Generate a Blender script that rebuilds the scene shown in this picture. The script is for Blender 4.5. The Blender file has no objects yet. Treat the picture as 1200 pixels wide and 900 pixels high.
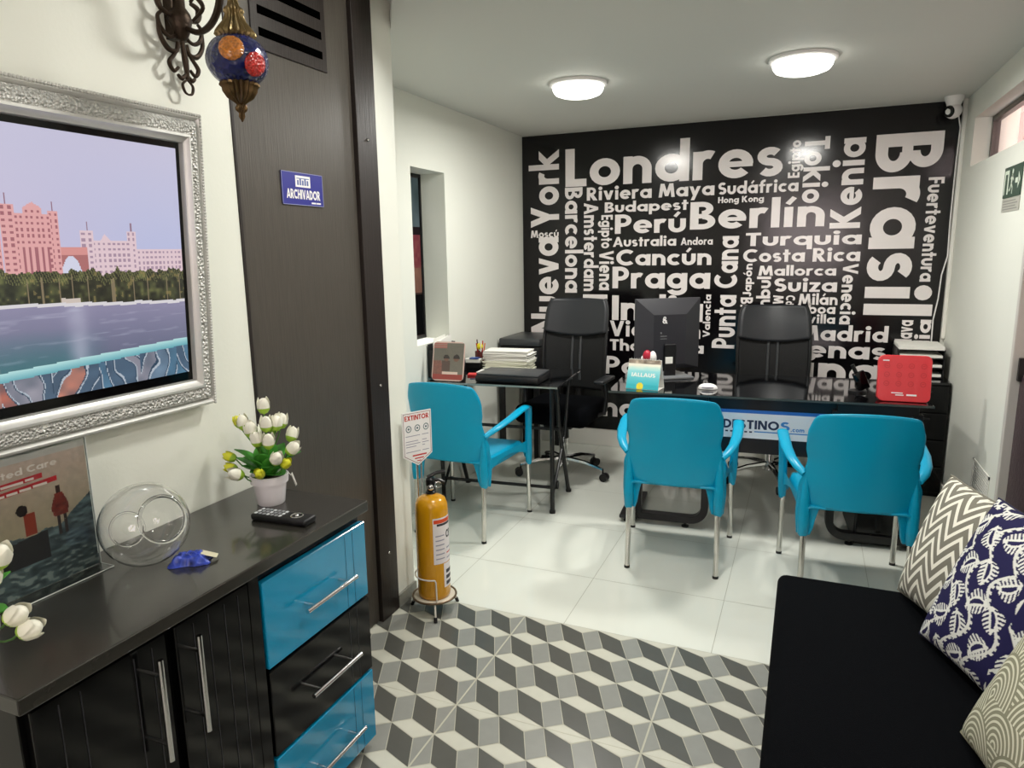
import bpy, bmesh, math, random
from mathutils import Vector, Matrix
random.seed(7)
PI = math.pi
SC = bpy.context.scene
COL = SC.collection

# ------------------------------------------------------------------ camera
CAM_H = 1.5
yaw, pitch, roll = -0.4003, -0.18647, -0.015452
fw = Vector((math.sin(yaw)*math.cos(pitch), math.cos(yaw)*math.cos(pitch), math.sin(pitch)))
rt = Vector((math.cos(yaw), -math.sin(yaw), 0))
up = rt.cross(fw)
rt2 = rt*math.cos(roll) + up*math.sin(roll)
up2 = -rt*math.sin(roll) + up*math.cos(roll)
cd = bpy.data.cameras.new('camera')
cam = bpy.data.objects.new('camera', cd)
COL.objects.link(cam)
mw = Matrix.Identity(4)
for i in range(3):
    mw[i][0] = rt2[i]; mw[i][1] = up2[i]; mw[i][2] = -fw[i]
mw[2][3] = CAM_H
cam.matrix_world = mw
cd.sensor_width = 36.0
cd.lens = 816.12/1200*36
cd.clip_start = 0.02
SC.camera = cam

# ------------------------------------------------------------------ view + world + lamps
SC.view_settings.view_transform = 'Standard'
SC.view_settings.look = 'None'
SC.view_settings.exposure = 0.0
SC.view_settings.gamma = 1.0
SC.view_settings.use_curve_mapping = False
world = bpy.data.worlds.new('daylight')
SC.world = world
world.use_nodes = True
world.node_tree.nodes['Background'].inputs[0].default_value = (1.0, 0.84, 0.83, 1)
world.node_tree.nodes['Background'].inputs[1].default_value = 7.5
LAMP_COLOR = (1.0, 0.985, 0.93)
BACK_LAMP_W = 21.0
FRONT_LAMP_W = 15.0
ZC = 2.365           # office ceiling
ZF = 2.62            # reception ceiling
YS = 2.505           # where the two rooms meet
LAMPS = [(-1.165, 3.70, ZC, BACK_LAMP_W), (-0.08, 3.70, ZC, BACK_LAMP_W),
         (-0.62, 2.06, ZF, FRONT_LAMP_W*1.35), (0.30, 1.00, ZF, FRONT_LAMP_W*0.55), (-0.5, -0.6, ZF, FRONT_LAMP_W*0.6)]
for i, (x, y, z, w) in enumerate(LAMPS):
    ld = bpy.data.lights.new('ceiling_lamp_light', 'AREA')
    ld.shape = 'DISK'; ld.size = 0.22; ld.energy = w; ld.color = LAMP_COLOR
    lo = bpy.data.objects.new('ceiling_lamp_light', ld)
    lo.location = (x, y, z-0.075)
    COL.objects.link(lo)

# ------------------------------------------------------------------ helpers
def lin(c):
    if isinstance(c, str):
        c = tuple(int(c[i:i+2], 16) for i in (0, 2, 4))
    o = []
    for v in c[:3]:
        v = v/255.0
        o.append(v/12.92 if v <= 0.04045 else ((v+0.055)/1.055)**2.4)
    return tuple(o)

MATS = {}
def mat(name, col, rough=0.5, metal=0.0, spec=0.5, coat=0.0, emis=0.0, bump=None, trans=0.0, ior=1.45, alpha=1.0, var=0.0, sheen=0.0):
    if name in MATS: return MATS[name]
    m = bpy.data.materials.new(name); m.use_nodes = True
    nt = m.node_tree; b = nt.nodes['Principled BSDF']
    c = lin(col)
    b.inputs['Base Color'].default_value = (*c, 1)
    b.inputs['Roughness'].default_value = rough
    b.inputs['Metallic'].default_value = metal
    b.inputs['Specular IOR Level'].default_value = spec
    b.inputs['Coat Weight'].default_value = coat
    b.inputs['Coat Roughness'].default_value = 0.08
    b.inputs['IOR'].default_value = ior
    b.inputs['Transmission Weight'].default_value = trans
    b.inputs['Alpha'].default_value = alpha
    if sheen: b.inputs['Sheen Weight'].default_value = sheen
    if emis:
        b.inputs['Emission Color'].default_value = (*c, 1)
        b.inputs['Emission Strength'].default_value = emis
    if bump or var:
        tc = nt.nodes.new('ShaderNodeTexCoord')
        mp = nt.nodes.new('ShaderNodeMapping')
        nt.links.new(tc.outputs['Object'], mp.inputs['Vector'])
        kind, scale, strength = (bump or ('noise', 20, 0))[:3]
        if bump and len(bump) > 3: mp.inputs['Scale'].default_value = bump[3]
        if kind == 'voronoi':
            t = nt.nodes.new('ShaderNodeTexVoronoi'); t.inputs['Scale'].default_value = scale
            out = t.outputs['Distance']
        else:
            t = nt.nodes.new('ShaderNodeTexNoise'); t.inputs['Scale'].default_value = scale
            t.inputs['Detail'].default_value = 6
            out = t.outputs['Fac']
        nt.links.new(mp.outputs['Vector'], t.inputs['Vector'])
        if strength:
            bn = nt.nodes.new('ShaderNodeBump'); bn.inputs['Strength'].default_value = strength
            bn.inputs['Distance'].default_value = 0.01
            nt.links.new(out, bn.inputs['Height'])
            nt.links.new(bn.outputs['Normal'], b.inputs['Normal'])
        if var:
            mx = nt.nodes.new('ShaderNodeMix'); mx.data_type = 'RGBA'
            mx.inputs[6].default_value = (*[v*(1-var) for v in c], 1)
            mx.inputs[7].default_value = (*[min(1, v*(1+var)) for v in c], 1)
            nt.links.new(out, mx.inputs[0])
            nt.links.new(mx.outputs[2], b.inputs['Base Color'])
    MATS[name] = m
    return m

def attr_mat(name, rough=0.5, emis=0.0, coat=0.0, spec=0.5):
    if name in MATS: return MATS[name]
    m = bpy.data.materials.new(name); m.use_nodes = True
    nt = m.node_tree; b = nt.nodes['Principled BSDF']
    a = nt.nodes.new('ShaderNodeAttribute'); a.attribute_name = 'Col'
    b.inputs['Roughness'].default_value = rough
    b.inputs['Coat Weight'].default_value = coat
    b.inputs['Specular IOR Level'].default_value = spec
    if emis:
        b.inputs['Base Color'].default_value = (0.01, 0.01, 0.01, 1)
        nt.links.new(a.outputs['Color'], b.inputs['Emission Color'])
        b.inputs['Emission Strength'].default_value = emis
    else:
        nt.links.new(a.outputs['Color'], b.inputs['Base Color'])
    MATS[name] = m
    return m

class MB:
    """collects primitives into one mesh"""
    def __init__(self): self.v = []; self.f = []; self.mi = []; self.m = 0
    def add(self, vs, fs):
        n = len(self.v)
        self.v += [Vector(p) for p in vs]
        self.f += [tuple(i+n for i in f) for f in fs]
        self.mi += [self.m]*len(fs)
        return self
    def box(self, x0, x1, y0, y1, z0, z1, M=None):
        vs = [Vector((x, y, z)) for x in (x0, x1) for y in (y0, y1) for z in (z0, z1)]
        if M is not None: vs = [M @ p for p in vs]
        return self.add(vs, [(0,1,3,2),(4,6,7,5),(0,4,5,1),(2,3,7,6),(0,2,6,4),(1,5,7,3)])
    def rbox(self, x0, x1, y0, y1, z0, z1, r=0.01, seg=3, M=None):
        bm = bmesh.new(); bmesh.ops.create_cube(bm, size=1.0)
        for p in bm.verts:
            p.co = Vector(((x0+x1)/2+p.co.x*(x1-x0), (y0+y1)/2+p.co.y*(y1-y0), (z0+z1)/2+p.co.z*(z1-z0)))
        bmesh.ops.bevel(bm, geom=list(bm.edges), offset=r, segments=seg, affect='EDGES', profile=0.5)
        bm.verts.ensure_lookup_table()
        vs = [p.co.copy() for p in bm.verts]; fs = [tuple(q.index for q in f.verts) for f in bm.faces]
        bm.free()
        if M is not None: vs = [M @ p for p in vs]
        return self.add(vs, fs)
    def tube(self, path, r, n=10, closed=False, caps=True):
        P = [Vector(p) for p in path]; k = len(P)
        R = r if isinstance(r, (list, tuple)) else [r]*k
        T = []
        for i in range(k):
            a = P[(i-1) % k] if (closed or i > 0) else P[i]
            b = P[(i+1) % k] if (closed or i < k-1) else P[i]
            d = (b-a); T.append(d.normalized() if d.length > 1e-9 else Vector((0, 0, 1)))
        ref = Vector((0, 0, 1)) if abs(T[0].z) < 0.9 else Vector((1, 0, 0))
        N = (ref - T[0]*ref.dot(T[0])).normalized()
        vs = []
        for i in range(k):
            N = (N - T[i]*N.dot(T[i]))
            N = N.normalized() if N.length > 1e-6 else T[i].orthogonal().normalized()
            B = T[i].cross(N)
            for j in range(n):
                a = 2*PI*j/n
                vs.append(P[i] + (N*math.cos(a) + B*math.sin(a))*R[i])
        fs = []
        for i in range(k if closed else k-1):
            i2 = (i+1) % k
            for j in range(n):
                j2 = (j+1) % n
                fs.append((i*n+j, i*n+j2, i2*n+j2, i2*n+j))
        if caps and not closed:
            fs.append(tuple(range(n-1, -1, -1))); fs.append(tuple((k-1)*n+j for j in range(n)))
        return self.add(vs, fs)
    def cyl(self, a, b, r, n=16, r2=None): return self.tube([a, b], [r, r if r2 is None else r2], n)
    def lathe(self, prof, c=(0, 0, 0), n=24, axis=None, a0=0, a1=2*PI):
        c = Vector(c); full = abs(a1-a0-2*PI) < 1e-6
        Q = Matrix.Identity(3) if axis is None else Vector(axis).normalized().to_track_quat('Z', 'Y').to_matrix()
        m = n if full else n+1
        vs = []
        for (r, z) in prof:
            for j in range(m):
                a = a0+(a1-a0)*j/n
                vs.append(c + Q @ Vector((r*math.cos(a), r*math.sin(a), z)))
        fs = []
        for i in range(len(prof)-1):
            for j in range(n):
                j2 = (j+1) % m if full else j+1
                fs.append((i*m+j, i*m+j2, (i+1)*m+j2, (i+1)*m+j))
        return self.add(vs, fs)
    def sphere(self, c, r, n=16, s=(1, 1, 1), axis=None):
        prof = [(max(1e-5, math.sin(PI*i/n))*r*s[0], -math.cos(PI*i/n)*r*s[2]) for i in range(n+1)]
        return self.lathe(prof, c, n, axis)
    def grid(self, fn, nu, nv, wrap=False):
        vs = [fn(i/(nu), j/(nv)) for j in range(nv+1) for i in range(nu+1)]
        fs = [(j*(nu+1)+i, j*(nu+1)+i+1, (j+1)*(nu+1)+i+1, (j+1)*(nu+1)+i) for j in range(nv) for i in range(nu)]
        return self.add(vs, fs)
    def prism(self, pts, M, d0, d1):
        """2-D polygon extruded; M maps (x, y, depth) to space"""
        n = len(pts)
        vs = [M @ Vector((p[0], p[1], d0)) for p in pts]+[M @ Vector((p[0], p[1], d1)) for p in pts]
        fs = [tuple(range(n-1, -1, -1)), tuple(range(n, 2*n))]+[(i, (i+1) % n, n+(i+1) % n, n+i) for i in range(n)]
        return self.add(vs, fs)
    def xform(self, M):
        self.v = [M @ p for p in self.v]; return self
    def build(self, name, m, parent=None, smooth=True, bevel=0, solid=0, sub=0, angle=40, local=False):
        vs = self.v
        if parent is not None and not local:
            inv = WORLD[parent.name].inverted(); vs = [inv @ p for p in vs]
        me = bpy.data.meshes.new(name)
        me.from_pydata([tuple(p) for p in vs], [], self.f)
        ms = m if isinstance(m, (list, tuple)) else [m]
        for x in ms: me.materials.append(x)
        if len(ms) > 1: me.polygons.foreach_set('material_index', self.mi)
        bm = bmesh.new(); bm.from_mesh(me)
        bmesh.ops.recalc_face_normals(bm, faces=bm.faces); bm.to_mesh(me); bm.free()
        me.validate()
        if smooth:
            me.polygons.foreach_set('use_smooth', [True]*len(me.polygons))
            try: me.set_sharp_from_angle(angle=math.radians(angle))
            except Exception: pass
        o = bpy.data.objects.new(name, me); COL.objects.link(o)
        if parent is not None:
            o.parent = parent
            WORLD[o.name] = WORLD[parent.name].copy()
        else: WORLD[o.name] = Matrix.Identity(4)
        if solid:
            s = o.modifiers.new('thickness', 'SOLIDIFY'); s.thickness = solid; s.offset = 0
        if bevel:
            b = o.modifiers.new('bevel', 'BEVEL'); b.width = bevel; b.segments = 2; b.limit_method = 'ANGLE'; b.angle_limit = math.radians(50)
            b.harden_normals = False
        if sub:
            s = o.modifiers.new('sub', 'SUBSURF'); s.levels = sub; s.render_levels = sub
        return o
WORLD = {}
def thing(name, label, cat, loc=(0, 0, 0), rotz=0, group=None):
    o = bpy.data.objects.new(name, None); COL.objects.link(o)
    o.empty_display_size = 0.05
    o.location = loc; o.rotation_euler = (0, 0, rotz)
    WORLD[o.name] = Matrix.Translation(Vector(loc)) @ Matrix.Rotation(rotz, 4, 'Z')
    o['label'] = label; o['category'] = cat
    if group: o['group'] = group
    return o
def tag(o, label, cat, group=None):
    o['label'] = label; o['category'] = cat
    if group: o['group'] = group
    return o
def struct(o):
    o['kind'] = 'structure'; return o
def dup(root, loc, rotz, label, group=None):
    r = root.copy(); COL.objects.link(r); r.location = loc; r.rotation_euler = (0, 0, rotz); r['label'] = label
    if group: r['group'] = group
    for ch in list(root.children):
        c = ch.copy(); COL.objects.link(c); c.parent = r
        for g in ch.children:
            d = g.copy(); COL.objects.link(d); d.parent = c
    return r
def painted(name, W, H, nx, ny, fn, m, parent, M):
    """flat printed picture: a grid of faces, each with the picture's own colour; M maps (x, y, 0) to space"""
    vs = [M @ Vector((W*i/nx, H*j/ny, 0)) for j in range(ny+1) for i in range(nx+1)]
    fs = [(j*(nx+1)+i, j*(nx+1)+i+1, (j+1)*(nx+1)+i+1, (j+1)*(nx+1)+i) for j in range(ny) for i in range(nx)]
    if parent is not None:
        inv = WORLD[parent.name].inverted(); vs = [inv @ p for p in vs]
    me = bpy.data.meshes.new(name); me.from_pydata([tuple(p) for p in vs], [], fs); me.materials.append(m)
    at = me.color_attributes.new('Col', 'FLOAT_COLOR', 'CORNER')
    buf = []
    for j in range(ny):
        for i in range(nx):
            c = lin(fn((i+0.5)/nx*W, (j+0.5)/ny*H)); buf += [c[0], c[1], c[2], 1.0]*4
    at.data.foreach_set('color', buf)
    o = bpy.data.objects.new(name, me); COL.objects.link(o)
    if parent is not None: o.parent = parent; WORLD[o.name] = WORLD[parent.name].copy()
    else: WORLD[o.name] = Matrix.Identity(4)
    return o
def frame3(origin, xdir, ydir):
    """matrix mapping (x, y, d): x along xdir, y along ydir, d along their cross product"""
    x = Vector(xdir).normalized(); y = Vector(ydir).normalized(); z = x.cross(y)
    M = Matrix.Identity(4)
    for i in range(3): M[i][0] = x[i]; M[i][1] = y[i]; M[i][2] = z[i]; M[i][3] = origin[i]
    return M
def bez(p0, p1, p2, p3, n=10):
    out = []
    p0, p1, p2, p3 = map(Vector, (p0, p1, p2, p3))
    for i in range(n+1):
        t = i/n; s = 1-t
        out.append(p0*s**3+p1*3*s*s*t+p2*3*s*t*t+p3*t**3)
    return out
def rnd(a, b): return random.uniform(a, b)
def hsh(x, y): 
    s = math.sin(x*127.1+y*311.7)*43758.5453
    return s-math.floor(s)
def vnoise(x, y):
    xi, yi = math.floor(x), math.floor(y); xf, yf = x-xi, y-yi
    xf = xf*xf*(3-2*xf); yf = yf*yf*(3-2*yf)
    a, b, c, d = hsh(xi, yi), hsh(xi+1, yi), hsh(xi, yi+1), hsh(xi+1, yi+1)
    return (a*(1-xf)+b*xf)*(1-yf)+(c*(1-xf)+d*xf)*yf
def mixc(a, b, t):
    t = max(0, min(1, t)); return tuple(a[i]*(1-t)+b[i]*t for i in range(3))

# ------------------------------------------------------------------ a geometric bold alphabet (flat polygons)
SW = 0.205
class Stroke(list):
    lv = 0
_LV = [0]
def _mk(polys):
    _LV[0] += 1
    out = []
    for q in polys:
        t = Stroke(q); t.lv = _LV[0]; out.append(t)
    return out
def _rect(x0, y0, x1, y1): return _mk([[(x0, y0), (x1, y0), (x1, y1), (x0, y1)]])
def _bar(a, b, w=SW, vert=False):
    dx, dy = b[0]-a[0], b[1]-a[1]
    if vert:   # flat horizontal ends
        h = w*math.hypot(dx, dy)/max(1e-6, abs(dy))/2
        return _mk([[(a[0]-h, a[1]), (a[0]+h, a[1]), (b[0]+h, b[1]), (b[0]-h, b[1])]])
    l = math.hypot(dx, dy); nx, ny = -dy/l*w/2, dx/l*w/2
    return _mk([[(a[0]-nx, a[1]-ny), (b[0]-nx, b[1]-ny), (b[0]+nx, b[1]+ny), (a[0]+nx, a[1]+ny)]])
def _ring(cx, cy, rx, ry, a0=0, a1=360, w=SW, n=22):
    out = []
    for i in range(n):
        a, b = math.radians(a0+(a1-a0)*i/n), math.radians(a0+(a1-a0)*(i+1)/n)
        o = lambda t, k: (cx+(rx-k)*math.cos(t), cy+(ry-k)*math.sin(t))
        out.append([o(a, w), o(a, 0), o(b, 0), o(b, w)])
    return _mk(out)
def _dot(cx, cy, r, n=14): return _mk([[(cx+r*math.cos(2*PI*i/n), cy+r*math.sin(2*PI*i/n)) for i in range(n)]])
def _poly(pts, w=SW):
    out = []
    for a, b in zip(pts, pts[1:]): out += _bar(a, b, w)
    return out
def _stroke(pts, w=SW):
    L, R = [], []
    for i, p in enumerate(pts):
        a = pts[max(0, i-1)]; b = pts[min(len(pts)-1, i+1)]
        dx, dy = b[0]-a[0], b[1]-a[1]; l = math.hypot(dx, dy) or 1
        L.append((p[0]-dy/l*w/2, p[1]+dx/l*w/2)); R.append((p[0]+dy/l*w/2, p[1]-dx/l*w/2))
    return _mk([[R[i], R[i+1], L[i+1], L[i]] for i in range(len(pts)-1)])
XH = 0.70
def _s(W, H, w):
    rx, ry = W/2, (H+w)/4
    pts = []
    cy1, cy2 = H-ry, ry
    rr, r2 = rx-w/2, ry-w/2
    for i in range(13):
        a = math.radians(35+ (270-35)*i/12); pts.append((W/2+rr*math.cos(a), cy1+r2*math.sin(a)))
    for i in range(1, 13):
        a = math.radians(90-(235)*i/12); pts.append((W/2+rr*math.cos(a), cy2+r2*math.sin(a)))
    return _stroke(pts, w)
def glyph(ch):
    w = SW; X = XH; r = X/2
    acc = {'á': 'a', 'é': 'e', 'í': 'ı', 'ó': 'o', 'ú': 'u', 'ñ': 'n'}
    if ch in acc:
        P, a = glyph(acc[ch])
        if ch == 'ñ': P = P + _bar((a*0.2, 0.88), (a*0.8, 0.88), 0.11)
        else: P = P + _bar((a*0.36, 0.80), (a*0.36+0.16, 1.03), 0.13)
        return P, a
    if ch == ' ': return [], 0.28
    if ch == 'a': return _ring(r, r, r, r)+_rect(X-w+0.03, 0, X+0.03, X), X+0.03
    if ch == 'b': return _ring(r+.03, r, r, r)+_rect(0, 0, w, 1.06), X+0.03
    if ch == 'c': return _ring(r, r, r, r, 48, 312), X*0.86
    if ch == 'd': return _ring(r, r, r, r)+_rect(X-w+0.03, 0, X+0.03, 1.06), X+0.03
    if ch == 'e': return _ring(r, r, r, r, 0, 318)+_rect(0.1, r-0.075, X-0.01, r+0.06), X
    if ch == 'f': return _rect(0.1, 0, 0.1+w, 0.82)+_ring(0.1+w+.13, 0.80, 0.13+w, 0.27, 85, 180)+_rect(0, X-0.16, 0.46, X), 0.46
    if ch == 'g': return _ring(r, r, r, r)+_rect(X-w+0.03, -0.02, X+0.03, X)+_ring(r+0.015, 0.0, r+0.015, 0.3, 200, 360), X+0.03
    if ch == 'h': return _rect(0, 0, w, 1.06)+_ring(0.315, X-0.33, 0.315, 0.33, 0, 180)+_rect(0.63-w, 0, 0.63, X-0.33), 0.63
    if ch == 'i': return _rect(0.03, 0, 0.03+w, X)+_dot(0.03+w/2, 0.90, 0.135), w+0.06
    if ch == 'ı': return _rect(0.03, 0, 0.03+w, X), w+0.06
    if ch == 'j': return _rect(0.03, -0.28, 0.03+w, X)+_dot(0.03+w/2, 0.90, 0.135), w+0.06
    if ch == 'k': return _rect(0, 0, w, 1.06)+_bar((w*0.8, 0.34), (0.56, X), 0.21, True)+_bar((0.26, 0.42), (0.60, 0), 0.21, True), 0.68
    if ch == 'l': return _rect(0, 0, w, 1.06), w
    if ch == 'm':
        P = _rect(0, 0, w, X)
        for k in (0, 0.385): P += _ring(0.295+k, X-0.31, 0.295, 0.31, 0, 180)+_rect(0.59-w+k, 0, 0.59+k, X-0.31)
        return P, 0.975
    if ch == 'n': return _rect(0, 0, w, X)+_ring(0.315, X-0.33, 0.315, 0.33, 0, 180)+_rect(0.63-w, 0, 0.63, X-0.33), 0.63
    if ch == 'o': return _ring(r, r, r, r), X
    if ch == 'p': return _ring(r+.03, r, r, r)+_rect(0, -0.30, w, X), X+0.03
    if ch == 'q': return _ring(r, r, r, r)+_rect(X-w+0.03, -0.30, X+0.03, X), X+0.03
    if ch == 'r': return _rect(0, 0, w, X)+_ring(0.31, X-0.31, 0.31, 0.33, 62, 180), 0.45
    if ch == 's': return _s(0.50, X, 0.18), 0.50
    if ch == 't': return _rect(0.10, 0, 0.10+w, 0.93)+_rect(0, X-0.16, 0.42, X), 0.42
    if ch == 'u': return _rect(0, 0.33, w, X)+_ring(0.315, 0.33, 0.315, 0.33, 180, 360)+_rect(0.63-w, 0.3, 0.63, X), 0.63
    if ch == 'v': return _bar((0.33, 0), (0.11, X), 0.2, True)+_bar((0.33, 0), (0.55, X), 0.2, True), 0.66
    if ch == 'x': return _bar((0.1, 0), (0.5, X), 0.2, True)+_bar((0.5, 0), (0.1, X), 0.2, True), 0.6
    if ch == 'y': return _bar((0.33, 0.02), (0.11, X), 0.2, True)+_bar((0.20, -0.30), (0.57, X), 0.2, True), 0.68
    if ch == 'z': return _rect(0, 0, 0.52, 0.16)+_rect(0, X-0.16, 0.52, X)+_bar((0.12, 0.1), (0.40, X-0.1), 0.2, True), 0.52
    # capitals
    if ch == 'A': return _bar((0.10, 0), (0.43, 1), 0.21, True)+_bar((0.76, 0), (0.43, 1), 0.21, True)+_rect(0.2, 0.2, 0.66, 0.37), 0.86
    if ch == 'B': return _rect(0, 0, 0.22, 1)+_ring(0.30, 0.745, 0.29, 0.255, -90, 90, 0.18)+_ring(0.32, 0.28, 0.33, 0.28, -90, 90, 0.19)+_rect(0.1, 0, 0.34, 0.19)+_rect(0.1, 0.40, 0.33, 0.56)+_rect(0.1, 0.82, 0.32, 1), 0.65
    if ch == 'C': return _ring(0.5, 0.5, 0.5, 0.5, 48, 312, 0.22), 0.85
    if ch == 'D': return _rect(0, 0, 0.22, 1)+_ring(0.3, 0.5, 0.48, 0.5, -90, 90, 0.21)+_rect(0.1, 0, 0.32, 0.21)+_rect(0.1, 0.79, 0.32, 1), 0.78
    if ch == 'E': return _rect(0, 0, 0.22, 1)+_rect(0.1, 0, 0.55, 0.19)+_rect(0.1, 0.41, 0.53, 0.59)+_rect(0.1, 0.81, 0.55, 1), 0.55
    if ch == 'F': return _rect(0, 0, 0.22, 1)+_rect(0.1, 0.38, 0.50, 0.56)+_rect(0.1, 0.81, 0.52, 1), 0.52
    if ch == 'G': return _ring(0.5, 0.5, 0.5, 0.5, 48, 360, 0.22)+_rect(0.5, 0.36, 1.0, 0.54), 1.0
    if ch == 'H': return _rect(0, 0, 0.22, 1)+_rect(0.52, 0, 0.74, 1)+_rect(0.1, 0.41, 0.6, 0.6), 0.74
    if ch == 'I': return _rect(0, 0, 0.22, 1), 0.22
    if ch == 'J': return _rect(0.2, 0.25, 0.42, 1)+_ring(0.17, 0.26, 0.25, 0.27, 190, 360, 0.21), 0.42
    if ch == 'K': return _rect(0, 0, 0.22, 1)+_bar((0.24, 0.46), (0.62, 1), 0.24, True)+_bar((0.30, 0.55), (0.68, 0), 0.24, True), 0.82
    if ch == 'L': return _rect(0, 0, 0.22, 1)+_rect(0.1, 0, 0.50, 0.2), 0.50
    if ch == 'M': return _bar((0.11, 0), (0.22, 1), 0.21, True)+_bar((0.90, 0), (0.79, 1), 0.21, True)+_bar((0.505, 0.08), (0.25, 1), 0.2, True)+_bar((0.505, 0.08), (0.76, 1), 0.2, True), 1.01
    if ch == 'N': return _rect(0, 0, 0.21, 1)+_rect(0.60, 0, 0.81, 1)+_bar((0.68, 0), (0.13, 1), 0.22, True), 0.81
    if ch == 'O': return _ring(0.5, 0.5, 0.5, 0.5, 0, 360, 0.22), 1.0
    if ch == 'P': return _rect(0, 0, 0.22, 1)+_ring(0.30, 0.68, 0.33, 0.32, -90, 90, 0.19)+_rect(0.1, 0.36, 0.32, 0.55)+_rect(0.1, 0.81, 0.32, 1), 0.63
    if ch == 'R': return _rect(0, 0, 0.22, 1)+_ring(0.30, 0.70, 0.31, 0.30, -90, 90, 0.18)+_rect(0.1, 0.40, 0.32, 0.58)+_rect(0.1, 0.82, 0.32, 1)+_bar((0.30, 0.45), (0.58, 0), 0.24, True), 0.70
    if ch == 'S': return _s(0.62, 1.0, 0.21), 0.62
    if ch == 'T': return _rect(0.2, 0, 0.42, 1)+_rect(0, 0.80, 0.62, 1), 0.62
    if ch == 'U': return _rect(0, 0.33, 0.21, 1)+_rect(0.5, 0.33, 0.71, 1)+_ring(0.355, 0.35, 0.355, 0.36, 180, 360, 0.21), 0.71
    if ch == 'V': return _bar((0.41, 0), (0.11, 1), 0.21, True)+_bar((0.41, 0), (0.71, 1), 0.21, True), 0.82
    if ch == 'X': return _bar((0.12, 0), (0.62, 1), 0.22, True)+_bar((0.62, 0), (0.12, 1), 0.22, True), 0.74
    if ch == 'Y': return _rect(0.27, 0, 0.48, 0.5)+_bar((0.375, 0.36), (0.11, 1), 0.22, True)+_bar((0.375, 0.36), (0.64, 1), 0.22, True), 0.75
    if ch == '.': return _rect(0, 0, 0.2, 0.2), 0.2
    return _rect(0, 0, 0.4, XH), 0.4
def word_polys(s, gap=0.075):
    x = 0; out = []
    for ch in s:
        _LV[0] = 0
        P, a = glyph(ch)
        for q in P:
            t = Stroke([(p[0]+x, p[1]) for p in q]); t.lv = getattr(q, 'lv', 1); out.append(t)
        x += a+gap
    xs = [p[0] for q in out for p in q]; ys = [p[1] for q in out for p in q]
    return out, min(xs), max(xs), min(ys), max(ys)
def lettering(mb, s, M, W, H, d=0.0, gap=0.075, part=None):
    """fill the W x H box of frame M with the word s (flat print, a hair above its ground)"""
    P, x0, x1, y0, y1 = word_polys(s, gap)
    if part is not None:   # only one of the words of s, at its place in the whole
        n1 = len(word_polys(s.split(' ')[0], gap)[0])
        P = P[:n1] if part == 0 else P[n1:]
    for q in P:
        vs = [M @ Vector(((p[0]-x0)/(x1-x0)*W, (p[1]-y0)/(y1-y0)*H, d+q.lv*0.00006)) for p in q]
        mb.add(vs, [tuple(range(len(q)))])
    return mb

# ------------------------------------------------------------------ materials
white_wall = mat('white wall paint', 'E6E7DD', 0.55, bump=('noise', 90, 0.04))
ceil_m = mat('white ceiling paint', 'DCDBD4', 0.7)
trim_w = mat('white trim', 'E8E6DE', 0.35)
black_gloss = mat('black lacquer', '060607', 0.12, spec=0.4)
wenge = mat('dark wenge wood', '49443E', 0.36, bump=('noise', 14, 0.12, (1, 14, 0.6)), var=0.35)
wenge_top = mat('black brown cabinet top', '2B2925', 0.26, coat=0.5, bump=('noise', 30, 0.03), var=0.2)
wenge_dark = mat('darker wenge frame', '241D1A', 0.4, bump=('noise', 14, 0.12, (1, 14, 0.6)), var=0.35)
turq_lac = mat('turquoise lacquer', '028AB6', 0.16, coat=0.6)
turq_pl = mat('turquoise plastic', '0098BE', 0.34, spec=0.4)
chrome = mat('chrome', 'D8D8D8', 0.14, metal=1.0)
alu = mat('brushed aluminium', 'CFCDC8', 0.20, metal=1.0)
steel_wire = mat('cream painted wire', 'D9D3C6', 0.35)
black_pl = mat('black plastic', '101012', 0.4)
black_metal = mat('black painted metal', '0C0C0E', 0.35)
black_fab = mat('black upholstery', '07080B', 0.95, spec=0.06, bump=('noise', 400, 0.2))
black_glass = mat('black glass', '07080A', 0.05, spec=0.6, coat=0.3)
glass_edge = mat('green grey glass edge', '8C958F', 0.2)
leather = mat('black leatherette', '24262A', 0.38)
mesh_blk = mat('black chair mesh', '0B0B0C', 0.7, bump=('noise', 300, 0.3))
silver = mat('silver leaf', 'CFCECA', 0.40, metal=0.45)
silver_orn = mat('silver ornament', 'CFCEC9', 0.45, metal=0.4, bump=('voronoi', 150, 1.0))
bronze = mat('dark bronze', '35291F', 0.42, metal=0.7, bump=('noise', 60, 0.3))
brass = mat('old brass', '7C6A48', 0.35, metal=0.85, bump=('noise', 120, 0.2))
glass = mat('clear glass', 'FFFFFF', 0.02, trans=1.0, ior=1.45)
acrylic = mat('clear acrylic', 'F4F8F8', 0.03, trans=1.0, ior=1.3)
lamp_w = mat('glowing lamp diffuser', 'FFFDF2', 0.5, emis=5.0)
mural_black = mat('black vinyl', '0A080A', 0.15, spec=0.5, bump=('noise', 9, 0.05))
mural_white = mat('off white vinyl print', 'E9E2E0', 0.18, spec=0.5, bump=('noise', 9, 0.03))
white_pl = mat('white plastic', 'EDEAE8', 0.3)
white_paper = mat('white paper', 'ECEBE4', 0.7)
print_m = attr_mat('printed picture', 0.35)
gloss_print = attr_mat('glossy printed picture', 0.12, coat=0.4)

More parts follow.
